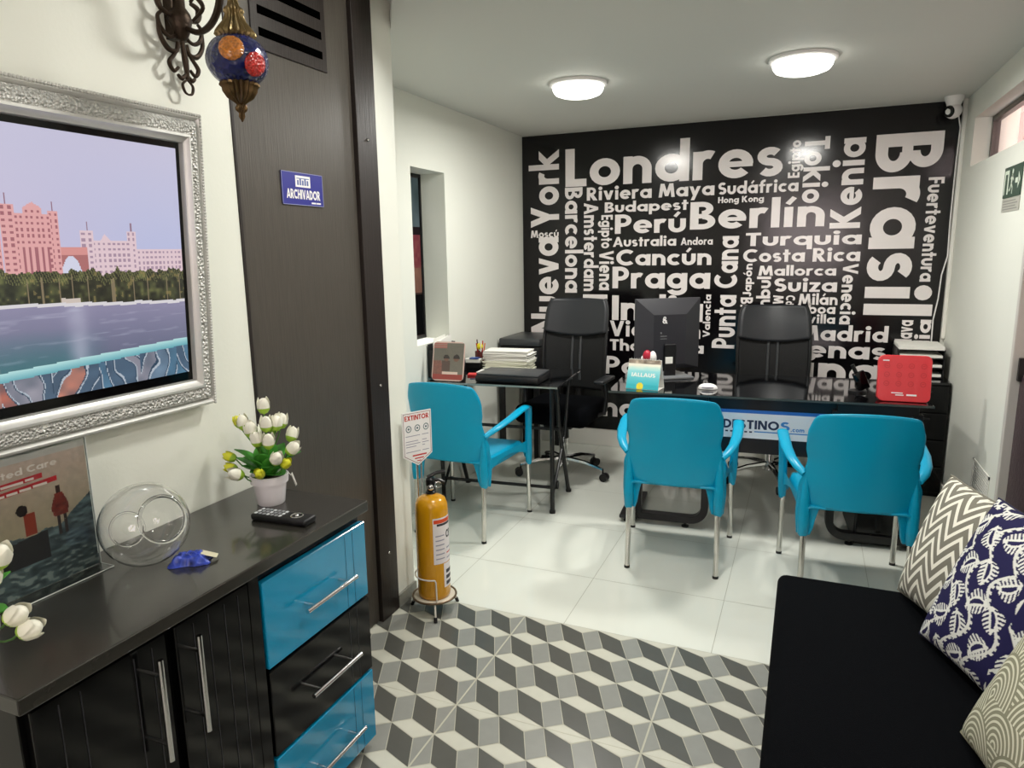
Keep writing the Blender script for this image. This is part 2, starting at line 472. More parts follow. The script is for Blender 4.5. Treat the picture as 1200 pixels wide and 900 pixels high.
# ================================================================== THE SETTING
XL, XR, XB, YB = -1.552, 0.824, -2.065, 5.15
YF = -2.4
def clip_poly(poly, x0, x1, y0, y1):
    def cut(P, f, g):
        out = []
        for i in range(len(P)):
            a, b = P[i], P[(i+1) % len(P)]; fa, fb = f(a), f(b)
            if fa >= 0: out.append(a)
            if (fa >= 0) != (fb >= 0):
                t = fa/(fa-fb); out.append((a[0]+(b[0]-a[0])*t, a[1]+(b[1]-a[1])*t))
        return out
    for f in (lambda p: p[0]-x0, lambda p: x1-p[0], lambda p: p[1]-y0, lambda p: y1-p[1]):
        if poly: poly = cut(poly, f, None)
    return poly
def shrink(P, k):
    cx = sum(p[0] for p in P)/len(P); cy = sum(p[1] for p in P)/len(P)
    out = []
    for x, y in P:
        d = math.hypot(x-cx, y-cy); s = max(0, (d-k)/d) if d > 0 else 1
        out.append((cx+(x-cx)*s, cy+(y-cy)*s))
    return out
# reception floor: cube pattern tiles
t_light = mat('pale grey tile', 'CBCABC', 0.30, var=0.06, bump=('noise', 25, 0.0))
t_mid = mat('mid grey tile', '8F908A', 0.30, var=0.08, bump=('noise', 25, 0.0))
t_dark = mat('dark grey tile', '54544F', 0.30, var=0.08, bump=('noise', 25, 0.0))
t_grout = mat('pale grout', 'BDBBAA', 0.7)
p = 0.157
mb = MB(); mb.m = 3
mb.add([(-1.75, YF, -0.0008), (1.0, YF, -0.0008), (1.0, 2.495, -0.0008), (-1.75, 2.495, -0.0008)], [(0, 1, 2, 3)])
for i in range(-5, 14):
    for j in range(-1, 33):
        def q(a, b): return (-1.012+(i+a)*p, 2.495-(j+b)*p)
        B, T = (2/3, 0.25), (1/3, -0.25)
        cells = [(0, [(0, 0), B, (1, 0), T]), (2, [(0, 0), B, (1, 1), (1/3, 0.75)]), (1, [B, (1, 0), (4/3, 0.75), (1, 1)])]
        for mi, pts in cells:
            P = clip_poly([q(*c) for c in pts], -1.75, 1.0, YF, 2.495)
            if len(P) > 2:
                P = shrink(P, 0.0022); mb.m = mi
                mb.add([(x, y, 0) for x, y in P], [tuple(range(len(P)))])
mb.m = 3
for k in range(-2, 5):   # light grout between the square tiles
    x = -1.012+k*4*p
    if -1.75 < x < 1.0: mb.box(x-0.0028, x+0.0028, YF, 2.495, -0.0006, 0.0006)
    y = 2.495-k*4*p
    if k > 0: mb.box(-1.75, 1.0, y-0.0012, y+0.0012, -0.0006, 0.0004)
struct(mb.build('floor', [t_light, t_mid, t_dark, t_grout], smooth=False))
# office floor: large white gloss tiles
tile_w = mat('white gloss tile', 'DFE1D7', 0.09, spec=0.5, var=0.03, bump=('noise', 3, 0.02))
tile_g = mat('tile joint', 'A9A99B', 0.6)
mb = MB(); mb.m = 1
mb.add([(-2.3, 2.495, -0.001), (1.0, 2.495, -0.001), (1.0, 5.3, -0.001), (-2.3, 5.3, -0.001)], [(0, 1, 2, 3)])
mb.m = 0
xs = [-2.3, -2.017, -1.43, -0.842, -0.255, 0.332, 1.0]
ys = [2.495, 2.93, 3.518, 4.106, 4.694, 5.3]
g = 0.0013
for a, b in zip(xs, xs[1:]):
    for c, d in zip(ys, ys[1:]):
        mb.add([(a+g, c+g, 0), (b-g, c+g, 0), (b-g, d-g, 0), (a+g, d-g, 0)], [(0, 1, 2, 3)])
struct(mb.build('floor', [tile_w, tile_g], smooth=False))
# ceilings
mb = MB(); mb.box(-2.4, 1.1, 2.514, 5.4, ZC, ZC+0.4); mb.prism([(-1.552, 2.514), (-1.372, 2.235), (1.1, 2.235), (1.1, 2.514)], Matrix.Identity(4), ZC, ZC+0.4)
struct(mb.build('ceiling', ceil_m, smooth=False))
struct(MB().box(-1.75, 1.1, YF-0.1, 2.52, ZF, ZF+0.15).build('ceiling', ceil_m, smooth=False))
# walls
struct(MB().box(-2.4, 1.1, YB, YB+0.15, 0, ZC).build('wall_back', white_wall, smooth=False))
struct(MB().box(-2.0, 0.79, YB-0.014, YB, 0, 0.128).build('baseboard_back', trim_w, smooth=False, bevel=0.003))
struct(MB().box(XL-0.16, XL, YF, 1.628, 0, ZF).build('wall_left', white_wall, smooth=False))
# end of the left wall beside the closet, and the return towards the office
mb = MB(); mb.box(XL-0.16, XL, 2.362, 2.512, 0, ZF); mb.box(XB-0.3, XL-0.16, 2.42, 2.512, 0, ZF)
struct(mb.build('wall_left_return', white_wall, smooth=False, bevel=0.006))
struct(MB().box(XL-0.16, XL, 1.628, 2.362, 2.44, ZF).build('wall_left_lintel', white_wall, smooth=False))
bb = mat('grey baseboard tile', '8A8980', 0.3)
struct(MB().box(XL, XL+0.010, 2.364, 2.510, 0, 0.058).build('baseboard_left', bb, smooth=False))
# office left wall with a small opening
wy0, wy1, wz0, wz1 = 3.480, 3.877, 0.975, 1.979
mb = MB()
mb.box(XB-0.17, XB, 2.512, wy0, 0, ZC); mb.box(XB-0.17, XB, wy1, YB, 0, ZC)
mb.box(XB-0.17, XB, wy0, wy1, 0, wz0); mb.box(XB-0.17, XB, wy0, wy1, wz1, ZC)
struct(mb.build('wall_left_office', white_wall, smooth=False))
grey_fr = mat('grey window frame', '8E8C90', 0.4)
# sliding frame set in the opening: window_1
mb = MB()
xw = XB-0.165
mb.box(xw-0.012, xw, wy1-0.012, wy1, wz0, wz1); mb.box(xw-0.012, xw, wy0, wy0+0.012, wz0, wz1)
mb.box(xw-0.03, xw, wy0, wy1, wz1-0.02, wz1); mb.box(xw-0.03, xw, wy0, wy1, wz0, wz0+0.02)
struct(mb.build('window_1', black_metal, smooth=False))
# room beyond the opening
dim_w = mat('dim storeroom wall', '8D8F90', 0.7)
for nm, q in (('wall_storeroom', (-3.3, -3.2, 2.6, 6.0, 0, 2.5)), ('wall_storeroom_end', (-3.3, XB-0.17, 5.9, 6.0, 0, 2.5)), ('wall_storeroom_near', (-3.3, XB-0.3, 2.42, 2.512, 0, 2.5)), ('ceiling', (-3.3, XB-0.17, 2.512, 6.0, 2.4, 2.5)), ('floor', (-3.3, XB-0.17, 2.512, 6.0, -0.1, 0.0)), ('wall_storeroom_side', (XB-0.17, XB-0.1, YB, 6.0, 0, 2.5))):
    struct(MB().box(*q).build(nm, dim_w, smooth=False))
sl = bpy.data.lights.new('storeroom_fill_light', 'AREA'); sl.shape = 'DISK'; sl.size = 0.3; sl.energy = 16  # added fill lamp, no fixture: brightens the picture beyond the opening
so = bpy.data.objects.new('storeroom_fill_light', sl); so.location = (-2.55, 3.9, 2.38); COL.objects.link(so)

# right wall with high window and a doorway
ry0, ry1, rz0, rz1 = 2.70, 4.872, 1.945, 2.213
dy0, dy1, dz1 = 2.52, 3.530, 1.92
mb = MB()
mb.box(XR, XR+0.16, ry1, YB, 0, ZC)
mb.box(XR, XR+0.16, dy1, ry1, 0, rz0); mb.box(XR, XR+0.16, ry0, ry1, rz1, ZC)
mb.box(XR, XR+0.16, YS, ry0, dz1, ZC); mb.box(XR, XR+0.16, ry0, dy1, dz1, rz0)
struct(mb.build('wall_right', white_wall, smooth=False))
struct(MB().box(XR, XR+0.16, YF, YS, 0, ZF).build('wall_right_reception', white_wall, smooth=False))
struct(MB().box(XR-0.012, XR, dy1+0.05, 5.13, 0, 0.085).build('baseboard_right', trim_w, smooth=False, bevel=0.003))
struct(MB().box(XR-0.022, XR+0.0, YB-0.035, YB-0.0, 0.92, ZC-0.001).build('trim_corner', trim_w, smooth=False, bevel=0.004))
# aluminium window in the right wall
fr_dark = mat('brown aluminium', '4B423D', 0.35, metal=0.3)
fr_alu = mat('pale aluminium', 'B8AFA8', 0.35, metal=0.4)
mb = MB(); x0, x1 = XR+0.085, XR+0.125
mb.box(x0, x1, ry0, ry1, rz0, rz0+0.022); mb.box(x0, x1, ry0, ry1, rz1-0.028, rz1); mb.box(x0, x1, ry1-0.03, ry1, rz0, rz1); mb.box(x0, x1, ry0, ry0+0.03, rz0, rz1)
wnd = struct(mb.build('window_2', fr_dark, smooth=False, bevel=0.002))
for y in (4.06, 3.42):
    m2 = MB().box(x0-0.015, x1-0.01, y-0.03, y+0.03, rz0+0.005, rz1-0.01).build('mullion', fr_alu, wnd, smooth=False, bevel=0.002)
wg = mat('window glass', 'FFFFFF', 0.02, trans=1.0, ior=1.05)
MB().box(x0+0.018, x0+0.022, ry0+0.03, ry1-0.03, rz0+0.022, rz1-0.028).build('pane', wg, wnd, smooth=False)
ext_m = mat('pinkish facade outside', '6E544C', 0.8, var=0.2, bump=('noise', 2, 0))
struct(MB().box(1.75, 1.85, 2.0, 13.0, 0.5, 4.6).build('wall_outside', ext_m, smooth=False))
# doorway in the right wall: jamb and a dark door leaf with a mottled purple panel
struct(MB().box(XR-0.0015, XR+0.165, dy1-0.004, dy1+0.03, 0, dz1+0.03).build('trim_door', mat('greyish jamb', 'C9C4BD', 0.4), smooth=False, bevel=0.004))
dl = MB(); dl.box(XR+0.040, XR+0.080, dy0+0.02, dy1-0.004, 0.0, dz1)
door2 = struct(dl.build('door_2', mat('pinkish door leaf', 'C7AFA9', 0.35), smooth=False))
MB().box(XR+0.034, XR+0.040, dy0+0.03, dy1-0.006, 0.0, 0.95).build('lower_panel', mat('mottled dark purple panel', '3A2A30', 0.35, var=0.9, bump=('noise', 60, 0.2)), door2, smooth=False)
MB().box(XR+0.020, XR+0.040, dy1-0.03, dy1-0.006, 0.93, 1.03).build('latch', black_metal, door2, smooth=False, bevel=0.003)
MB().box(XR+0.14, XR+0.16, YS-0.05, dy1+0.1, 0, dz1+0.1).build('backing', dim_w, door2, smooth=False)

# wall behind the camera with the shop window / entrance
ex0, ex1, ez0, ez1 = -0.72, 0.58, 1.12, 2.28
mb = MB()
mb.box(XL-0.16, ex0, YF-0.12, YF, 0, ZF); mb.box(ex1, XR+0.16, YF-0.12, YF, 0, ZF)
mb.box(ex0, ex1, YF-0.12, YF, 0, ez0); mb.box(ex0, ex1, YF-0.12, YF, ez1, ZF)
struct(mb.build('wall_front', white_wall, smooth=False))
mb = MB()
for x in (ex0, (ex0+ex1)/2-0.02, ex1-0.04): mb.box(x, x+0.04, YF-0.08, YF-0.03, ez0, ez1)
mb.box(ex0, ex1, YF-0.08, YF-0.03, ez0, ez0+0.04); mb.box(ex0, ex1, YF-0.08, YF-0.03, ez1-0.04, ez1)
struct(mb.build('window_3', fr_dark, smooth=False))

# ------------------------------------------------------------------ closet door: dark panel with louvres
cf = MB(); cf.box(XL-0.15, XL+0.004, 1.628, 1.640, 0, 2.44); cf.box(XL-0.15, XL+0.010, 2.236, 2.362, 0, 2.44); cf.box(XL-0.15, XL+0.004, 1.640, 2.236, 2.415, 2.44)
struct(cf.build('trim_closet', wenge_dark, smooth=False, bevel=0.002))
cl = MB(); cl.box(XL-0.05, XL-0.008, 1.641, 2.236, 0.005, 2.414)
door1 = struct(cl.build('door_1', wenge, smooth=False, bevel=0.002))
v = MB()
ya, yb_, za, zb_ = 1.745, 2.100, 2.112, 2.405
v.box(XL-0.012, XL-0.003, ya, yb_, za, zb_)
MBv = v.build('vent_panel', wenge_dark, door1, smooth=False, bevel=0.002)
for k in range(4):
    z = 2.150+k*0.062
    MB().box(XL-0.006, XL-0.0015, ya+0.03, yb_-0.025, z, z+0.024).build('vent_slot', mat('black slot', '020202', 0.9, spec=0.0), MBv, smooth=False)
mb = MB()
for z in (0.99, 0.28, 1.92): mb.sphere((XL+0.011, 2.30, z), 0.006, 8)
mb.build('screw_cap', chrome, door1)

# ------------------------------------------------------------------ mural on the back wall
mural = thing('wall_mural', 'black gloss wall mural covered with white city and country names', 'mural', (-0.6, YB, 0.14))
MB().box(XB+0.002, 0.800, YB-0.006, YB-0.0005, 0.134, ZC-0.004).build('mural_panel', mural_black, mural, smooth=False)
YM = YB-0.0072
_f = 816.12
def pix(x, y):  # picture measurements of the mural's letters, turned into metres on the mural
    d = rt2*((x-600)/_f) - up2*((y-450)/_f) + fw
    t = YB/d.y
    return d.x*t, CAM_H+d.z*t
WORDS = [  # word, direction, left, right, top, bottom as measured on the photograph
 ('Londres','h',(663,200),(917.5,190),(803,162),(700,217.5)), ('Riviera Maya','h',(688,227),(837.5,220),(690,219.5),(815,234.5)),
 ('Sudáfrica','h',(842,219),(936,214),(885,211),(850,228)), ('Hong Kong','h',(841.7,235),(895.3,232),(845,231),(865,239.5)),
 ('Budapest','h',(709,243),(806.7,240),(712,236.5),(765,251)), ('Perú','h',(721,262),(804,260),(797,247.5),(725,274)),
 ('Berlín','h',(809,253),(966.7,250),(905,231),(815,269)), ('Australia','h',(718.7,283),(792.7,281),(780,275.8),(760,288.5)),
 ('Andora','h',(798,283),(835.5,282),(830,277.5),(815,287)), ('Cancún','h',(722.5,302),(834,300),(805,290),(760,311)),
 ('Praga','h',(718,326),(832.5,326),(725,312.5),(800,346)), ('Turquia','h',(874,280),(1009.7,280),(880,272.5),(945,292)),
 ('Costa Rica','h',(871,300),(1008,299),(880,291.5),(900,307)), ('Mallorca','h',(889,317),(980,317),(930,310.5),(920,323)),
 ('Suiza','h',(907.5,334),(981,334),(942,325.5),(915,341.7)), ('Milán','h',(936,350),(981.7,350),(966,343.5),(950,357)),
 ('Lisboa','h',(927,362),(979,362),(955,355.5),(955,367.5)), ('Sevilla','h',(928,374),(978.7,374),(960,368),(960,379)),
 ('Madrid','h',(936,391),(1041,391),(1039,382),(980,399.5)), ('Atenas','h',(900,410),(1039,410),(905,397),(1000,420.5)),
 ('China','h',(862,438),(1034,438),(905,410),(990,452)), ('India','h',(717.5,360),(824,360),(795,345),(750,375.5)),
 ('Vietnam','h',(715,384),(821,387),(720,375),(760,395)), ('Thailandia','h',(715,405),(825,405),(720,396.5),(750,411.5)),
 ('París','h',(708,427),(795,427),(715,415.5),(720,438)), ('Buenos Aires','h',(648,480),(868,488),(700,463),(720,488)),
 ('Moscú','h',(622.5,274),(655,273),(650,269),(640,278.5)),
 ('Nueva','u',(623,385),(655,330),(640,278),(640,391)), ('York','u',(620,200),(655.5,240),(640,176),(640,266.5)),
 ('Barcelona','d',(662.5,280),(684,290),(670,220),(670,343)), ('Amsterdam','d',(684.5,290),(702,290),(690,238),(690,341)),
 ('Egipto','d',(701,270),(718.7,270),(710,252),(710,291)), ('Viena','d',(702.5,315),(719.7,315),(710,294),(710,340)),
 ('Polonia','d',(683.5,350),(713.5,380),(700,345),(700,452)), ('Egipto','u',(923.7,190),(942.5,180),(932,164.7),(930,208.5)),
 ('Tokio','d',(941.5,200),(974.5,170),(965,160),(950,238)), ('Kenia','u',(972.5,240),(1011,220),(1000,161.7),(990,267.5)),
 ('Brasil','d',(1022,230),(1105,230),(1070,155.5),(1050,369.5)), ('Fuerteventura','d',(1084.5,250),(1103,250),(1100,207.5),(1085,330)),
 ('Venecia','d',(986,340),(1004.5,340),(998,309),(990,380)), ('Punta Cana','u',(837,330),(864,330),(850,276.7),(850,408)),
 ('Valencia','u',(824,370),(832.7,370),(828,345),(828,395)), ('Japón','u',(870.5,330),(884,330),(876,309),(876,347.5)),
 ('Bruselas','d',(867,375),(882,375),(875,348.5),(875,406)), ('Estambul','u',(886.5,340),(903,340),(895,324),(895,402)),
 ('México','d',(906,350),(919,350),(912,346),(912,388)), ('Colombia','d',(921,350),(932.5,350),(926,346),(926,388)),
 ('Italia','u',(1071,390),(1090,390),(1080,374.5),(1080,437)), ('Bratislava','u',(1049,390),(1069,390),(1062,375),(1062,432)),
 ('Cartagena','h',(962,483),(1045,484),(965,474),(1000,497)), ('Roma','h',(650,428),(700,428),(655,418),(660,438)),
]
for s, dr, L, R, T, B in WORDS:
    x0 = pix(*L)[0]; x1 = pix(*R)[0]; z1 = pix(*T)[1]; z0 = pix(*B)[1]
    if dr == 'h': M = frame3((x0, YM, z0), (1, 0, 0), (0, 0, 1)); W, H = x1-x0, z1-z0
    elif dr == 'u': M = frame3((x1, YM, z0), (0, 0, 1), (-1, 0, 0)); W, H = z1-z0, x1-x0
    else: M = frame3((x0, YM, z1), (0, 0, -1), (1, 0, 0)); W, H = z1-z0, x1-x0
    for part in ((0, 1) if ' ' in s else (None,)):
        lettering(MB(), s, M, W, H, part=part).build('place_name', mural_white, mural, smooth=False)
# big dot between the names at the right (the i of Brasil is drawn with its dot below the column of Fuerteventura)

# ================================================================== THINGS
# ------------------------------------------------------------------ ceiling lights
def ceiling_light(x, y, z, label):
    t = thing('ceiling_light', label, 'ceiling light', (x, y, z), group='round ceiling lights')
    MB().lathe([(0.0, -0.001), (0.150, -0.001), (0.150, -0.014), (0.142, -0.018), (0.134, -0.018), (0.134, -0.008), (0, -0.008)], n=40).build('rim', white_pl, t, local=True)
    MB().lathe([(0.134, -0.010), (0.134, -0.020), (0.130, -0.040), (0.118, -0.056), (0.09, -0.066), (0.05, -0.070), (0.0001, -0.071)], n=40).build('diffuser', lamp_w, t, local=True)
    return t
lab = ['round glowing ceiling light on the left, above the left desk', 'round glowing ceiling light on the right, nearer the security camera']
for (x, y, z, w), l in zip(LAMPS[:2], lab): ceiling_light(x, y, z, l)
for (x, y, z, w), l in zip(LAMPS[2:], ['round ceiling light above the yellow fire extinguisher', 'round ceiling light above the black sofa', 'round ceiling light near the entrance window']):
    ceiling_light(x, y, z, l)

# ------------------------------------------------------------------ television in a silver frame
tilt = math.radians(3.0)
bdir = Vector((math.sin(tilt), 0, math.cos(tilt)))
TVM = frame3((XL+0.001, 0.262, 1.10), (0, 1, 0), bdir)   # (along Y, up, outward)
tv = thing('framed_television', 'television showing pink waterfront hotels in a wide ornate silver frame', 'television', (XL, 0.85, 1.10))
FW_, FH_ = 1.176, 0.764
def ring_frame(prof, w, h):
    """mitred moulding: prof = [(inset, height)]"""
    mb = MB(); loops = []
    vs = []
    for (a, d) in prof:
        ax, ay = a*0.86, a*1.22
        vs += [TVM @ Vector(q) for q in ((ax, ay, d), (w-ax, ay, d), (w-ax, h-ay, d), (ax, h-ay, d))]
    fs = []
    for i in range(len(prof)-1):
        for j in range(4):
            fs.append((i*4+j, i*4+(j+1) % 4, (i+1)*4+(j+1) % 4, (i+1)*4+j))
    mb.add(vs, fs); return mb
ring_frame([(0.0, 0.0), (0.0, 0.034), (0.003, 0.040), (0.007, 0.041), (0.011, 0.036), (0.013, 0.030)], FW_, FH_).build('outer_moulding', silver, tv, angle=30)
ring_frame([(0.013, 0.030), (0.018, 0.040), (0.026, 0.046), (0.034, 0.045), (0.042, 0.038)], FW_, FH_).build('ornamented_band', silver_orn, tv, angle=60)
ring_frame([(0.042, 0.038), (0.044, 0.043), (0.049, 0.044), (0.053, 0.036), (0.060, 0.030), (0.062, 0.012)], FW_, FH_).build('inner_moulding', silver, tv, angle=30)
mb = MB()   # bead row along the outer edge
for k in range(150):
    s = k/150*FW_
    mb.sphere(TVM @ Vector((s+0.004, FH_-0.003, 0.041)), 0.0042, 6)
for k in range(98):
    mb.sphere(TVM @ Vector((FW_-0.003, k/98*FH_+0.004, 0.041)), 0.0042, 6)
mb.build('bead_row', silver, tv)
MB().box(0.05, FW_-0.05, 0.05, FH_-0.05, 0.004, 0.016, TVM).build('bezel', black_gloss, tv, smooth=False)
SWD, SH = 1.036, 0.575
SX = FW_-0.066-SWD; SY = 0.099
def tv_pic(x, y):
    s = SWD-x; t = y/SH*0.586
    n = vnoise(x*60, y*60)
    # railing at the bottom
    rail = 0.066+0.012*min(1, (0.5-s)/0.5)
    rail = 0.058+0.024*max(0, 1-s/0.5)
    if t < rail-0.006:
        q = x*30+t*(14 if int(x*9) % 2 else -10)+1.1*vnoise(x*22, t*26)
        h = hsh(math.floor(q), 3.0); e = q-math.floor(q)
        if e < 0.10: return (52, 74, 96)
        if e < 0.20: return (186, 196, 208)
        c = ((206, 116, 96), (120, 146, 170), (92, 138, 168), (168, 164, 176), (214, 138, 116), (84, 108, 132))[int(h*5.99)]
        return mixc(c, (60, 74, 92), 0.55*vnoise(x*34, t*48))
    if t < rail+0.014:
        k = (t-rail+0.006)/0.02
        return mixc((108, 178, 190), (190, 232, 232), k)
    shore = 0.188+0.02*min(1, s/0.5)+0.004*vnoise(x*30, 2)
    if t < shore:   # water
        d = (shore-t)/0.14
        w = vnoise(x*14, t*120)*0.6+vnoise(x*40, t*260)*0.4
        c = mixc((146, 142, 172), (98, 104, 128), d*0.9)
        if s > 0.22: c = mixc(c, (60, 120, 125), (d-0.35)*1.3*min(1, (s-0.22)/0.12))
        c = mixc(c, (215, 218, 235), max(0, w-0.62)*1.1)
        c = mixc(c, (205, 205, 225), 0.42*math.exp(-((s-0.30)/0.026)**2)*(0.7+0.6*vnoise(x*60, t*40)))
        return c
    if t < shore+0.008: return (226, 222, 226)
    tree = 0.262+0.012*min(1, s/0.5)+0.016*vnoise(x*46, 1)+0.012*vnoise(x*130, 5)
    if t < tree:
        k = vnoise(x*110, t*110); k2 = vnoise(x*45, t*30)
        if t < shore+0.018 and vnoise(x*18, 9) > 0.72: return (214, 200, 190)
        c = mixc((26, 30, 22), (104, 108, 64), k*k2*1.5)
        tk = (x*31+0.6*vnoise(x*50, 4)) % 1
        if tk < 0.07 and t < tree-0.014 and vnoise(x*17, 6) > 0.35: c = (132, 118, 92)
        a_ = (t-(tree-0.016))*60+x*160
        if t > tree-0.024 and (a_ % 1) < 0.4: c = mixc(c, (150, 148, 92), 0.55)
        return mixc(c, (150, 130, 80), 0.6 if k > 0.86 else 0)
    sky = mixc(mixc((190, 196, 232), (206, 198, 226), (s-0.1)/0.35), (206, 203, 228), (t-0.3)/0.28)
    def facade(s0, s1, top, c1, c2, nx, ny):
        if not (s1 < s < s0 and t < top): return None
        u = (s-s1)/(s0-s1); v = (top-t)/0.013
        fu = (u*nx) % 1; fv = v % 1
        base = c1
        if 0.28 < fu < 0.78 and 0.30 < fv < 0.75: return c2
        return base
    pk = (232, 172, 172); pkd = (168, 104, 114); pl = (232, 206, 214); pld = (172, 146, 166)
    if 0.348 < s < 0.412 and t < 0.335:
        return pkd if ((s-0.348)/0.0128) % 1 < 0.42 else pk
    # left tall tower with turrets
    for (a, b, top) in ((0.445, 0.415, 0.424), (0.418, 0.34, 0.405), (0.345, 0.323, 0.412), (0.395, 0.358, 0.418)):
        r = facade(a, b, top, pk, pkd, max(2, int((a-b)/0.011)), 0)
        if r: return r
    if abs(s-0.43) < 0.002 and t < 0.446 or abs(s-0.334) < 0.002 and t < 0.432: return (150, 110, 130)
    if abs(s-0.377) < 0.02 and t < 0.418+0.012*(1-abs(s-0.377)/0.02): return pk
    if s > 0.445 and t < 0.378:
        r = facade(1.0, 0.446, 0.378 - 0.02*vnoise(x*9, 3), pk, pkd, 46, 0)
        if r: return r
    # bridge with arch between the towers
    if 0.262 < s < 0.328 and t < 0.335:
        if t < 0.318 and ((s-0.302)/0.026)**2+((t-0.250)/0.066)**2 < 1: return mixc(sky, (235, 240, 250), 0.5)
        return (222, 152, 148) if t > 0.318 else (178, 112, 112)
    for (a, b, top) in ((0.276, 0.245, 0.372), (0.25, 0.15, 0.350), (0.158, 0.134, 0.374)):
        r = facade(a, b, top, pl, pld, max(2, int((a-b)/0.012)), 0)
        if r: return r
    for q, top in ((0.258, 0.392), (0.146, 0.392)):
        if abs(s-q) < 0.002 and t < top: return (150, 120, 140)
    if abs(s-0.215) < 0.014 and t < 0.35+0.016*(1-abs(s-0.215)/0.014): return pl
    r = facade(0.134, -0.01, 0.330, pl, pld, 12, 0)
    if r: return r
    return sky
scr_m = attr_mat('lit television screen', 0.2, emis=0.86)
painted('screen', SWD, SH, 420, 234, tv_pic, scr_m, tv, TVM @ Matrix.Translation((SX, SY, 0.0185)))

# ------------------------------------------------------------------ wall sconce and mosaic lamp
sc = thing('wall_sconce', 'dark wrought bronze scroll bracket on the wall above the television', 'wall sconce', (XL, 1.40, 2.08))
XS = XL+0.03
def sp(pts, r, mb):
    P = [Vector(p) for p in pts]; out = []
    for i in range(len(P)-1):
        a = P[max(0, i-1)]; b = P[i]; c = P[i+1]; d = P[min(len(P)-1, i+2)]
        for k in range(6):
            t = k/6
            out.append(0.5*((2*b)+(c-a)*t+(2*a-5*b+4*c-d)*t*t+(3*b-a-3*c+d)*t**3))
    out.append(P[-1])
    n = len(out)
    mb.tube(out, [r*(1.0-0.35*abs(2*i/(n-1)-1)) for i in range(n)], 8)
Y0 = 1.450
def W(y, z, x=0.0): return (XS+x, Y0+y*1.15, 2.098+(z-2.085)*0.92)
mb = MB()
mb.lathe([(0.0, -0.05), (0.012, -0.048), (0.022, -0.03), (0.030, 0.0), (0.026, 0.015), (0.016, 0.03), (0.013, 0.09), (0.018, 0.15), (0.014, 0.24), (0.0, 0.25)], W(0, 2.085), 14)
mb.box(XL+0.001, XS, Y0-0.022, Y0+0.022, 2.05, 2.17)
mb.build('stem', bronze, sc)
mb = MB()
sp([W(0.0, 2.045), W(0.003, 2.0), W(0.006, 1.96), W(0.006, 1.93)], 0.008, mb)
for sgn in (-1, 1):
    sp([W(0.004*sgn, 2.05), W(0.030*sgn, 2.032), W(0.052*sgn, 2.045), W(0.060*sgn, 2.075), W(0.050*sgn, 2.09)], 0.006, mb)
    sp([W(0.060*sgn, 2.07), W(0.058*sgn, 2.03), W(0.040*sgn, 2.00), W(0.018*sgn, 2.0), W(0.012*sgn, 2.025)], 0.007, mb)
    sp([W(0.006*sgn, 2.02), W(0.024*sgn, 1.99), W(0.040*sgn, 1.965), W(0.030*sgn, 1.945), W(0.016*sgn, 1.958)], 0.006, mb)
    sp([W(0.004, 1.945), W(0.014*sgn+0.004, 1.93), W(0.024*sgn+0.004, 1.938)], 0.006, mb)
    sp([W(0.005, 1.93), W(0.014*sgn+0.005, 1.915), W(0.010*sgn+0.006, 1.895), W(0.006, 1.89)], 0.004, mb)
mb.build('scroll_tail', bronze, sc)
mb = MB()
for sgn in (-1, 1):
    mb = MB(); sp([W(0.02*sgn, 2.09), W(0.05*sgn, 2.10), W(0.055*sgn, 2.13), W(0.035*sgn, 2.14)], 0.008, mb)
    mb.build('leaf', bronze, sc)
LX, LY, LZ = -1.262, 1.362, 1.951
mb = MB()
sp([W(0.0, 2.07, 0.005), W(0.0, 2.045, 0.06), W(-0.01, 2.06, 0.12), W(-0.02, 2.11, 0.16), W(-0.03, 2.17, 0.16), W(-0.05, 2.20, 0.20), (LX, LY+0.02, 2.235), (LX, LY, 2.245)], 0.010, mb)
sp([W(-0.004, 2.075, 0.05), W(-0.008, 2.10, 0.09), W(-0.01, 2.13, 0.07), W(-0.008, 2.12, 0.05)], 0.006, mb)
mb.tube([(LX+0.010*math.cos(a), LY+0.010*math.sin(a)*0.2, 2.232+0.010*math.sin(a)) for a in [2*PI*k/12 for k in range(12)]], 0.003, 6, closed=True)
mb.build('arm', bronze, sc)

lm = thing('mosaic_lamp', 'turkish style hanging lamp with blue globe and orange and red mosaic discs', 'lamp', (LX, LY, LZ))
mb = MB()
for k in range(9):
    z = 0.148+k*0.0145
    R = 0.0068
    mb.tube([(R*math.cos(a)*(1 if k % 2 else 0.15), R*math.cos(a)*(0.15 if k % 2 else 1), z+0.0095*math.sin(a)) for a in [2*PI*q/10 for q in range(10)]], 0.0017, 5, closed=True)
mb.build('chain', brass, lm, local=True)
def fluted(prof, n, k, amp):
    mb = MB(); vs = []
    for (r, z) in prof:
        for j in range(n):
            a = 2*PI*j/n; rr = r*(1+amp*math.cos(k*a)); vs.append((rr*math.cos(a), rr*math.sin(a), z))
    fs = [(i*n+j, i*n+(j+1) % n, (i+1)*n+(j+1) % n, (i+1)*n+j) for i in range(len(prof)-1) for j in range(n)]
    mb.add(vs, fs); return mb
fluted([(0.002, 0.150), (0.006, 0.145), (0.010, 0.130), (0.013, 0.118), (0.020, 0.112), (0.021, 0.106), (0.018, 0.102), (0.024, 0.085), (0.034, 0.072), (0.041, 0.062), (0.043, 0.056), (0.038, 0.050)], 72, 18, 0.10).build('cap', brass, lm, local=True)
MB().sphere((0, 0, 0), 0.070, 24, (1, 1, 0.86)).build('globe', mat('cobalt blue glass mosaic', '0E1548', 0.15, coat=0.3, bump=('voronoi', 70, 0.4), var=0.5), lm, local=True)
med_o = mat('orange mosaic disc', 'B06A22', 0.3, coat=0.4, bump=('voronoi', 160, 0.5), var=0.5)
med_r = mat('red mosaic disc', 'B01E16', 0.3, coat=0.4, bump=('voronoi', 160, 0.5), var=0.4)
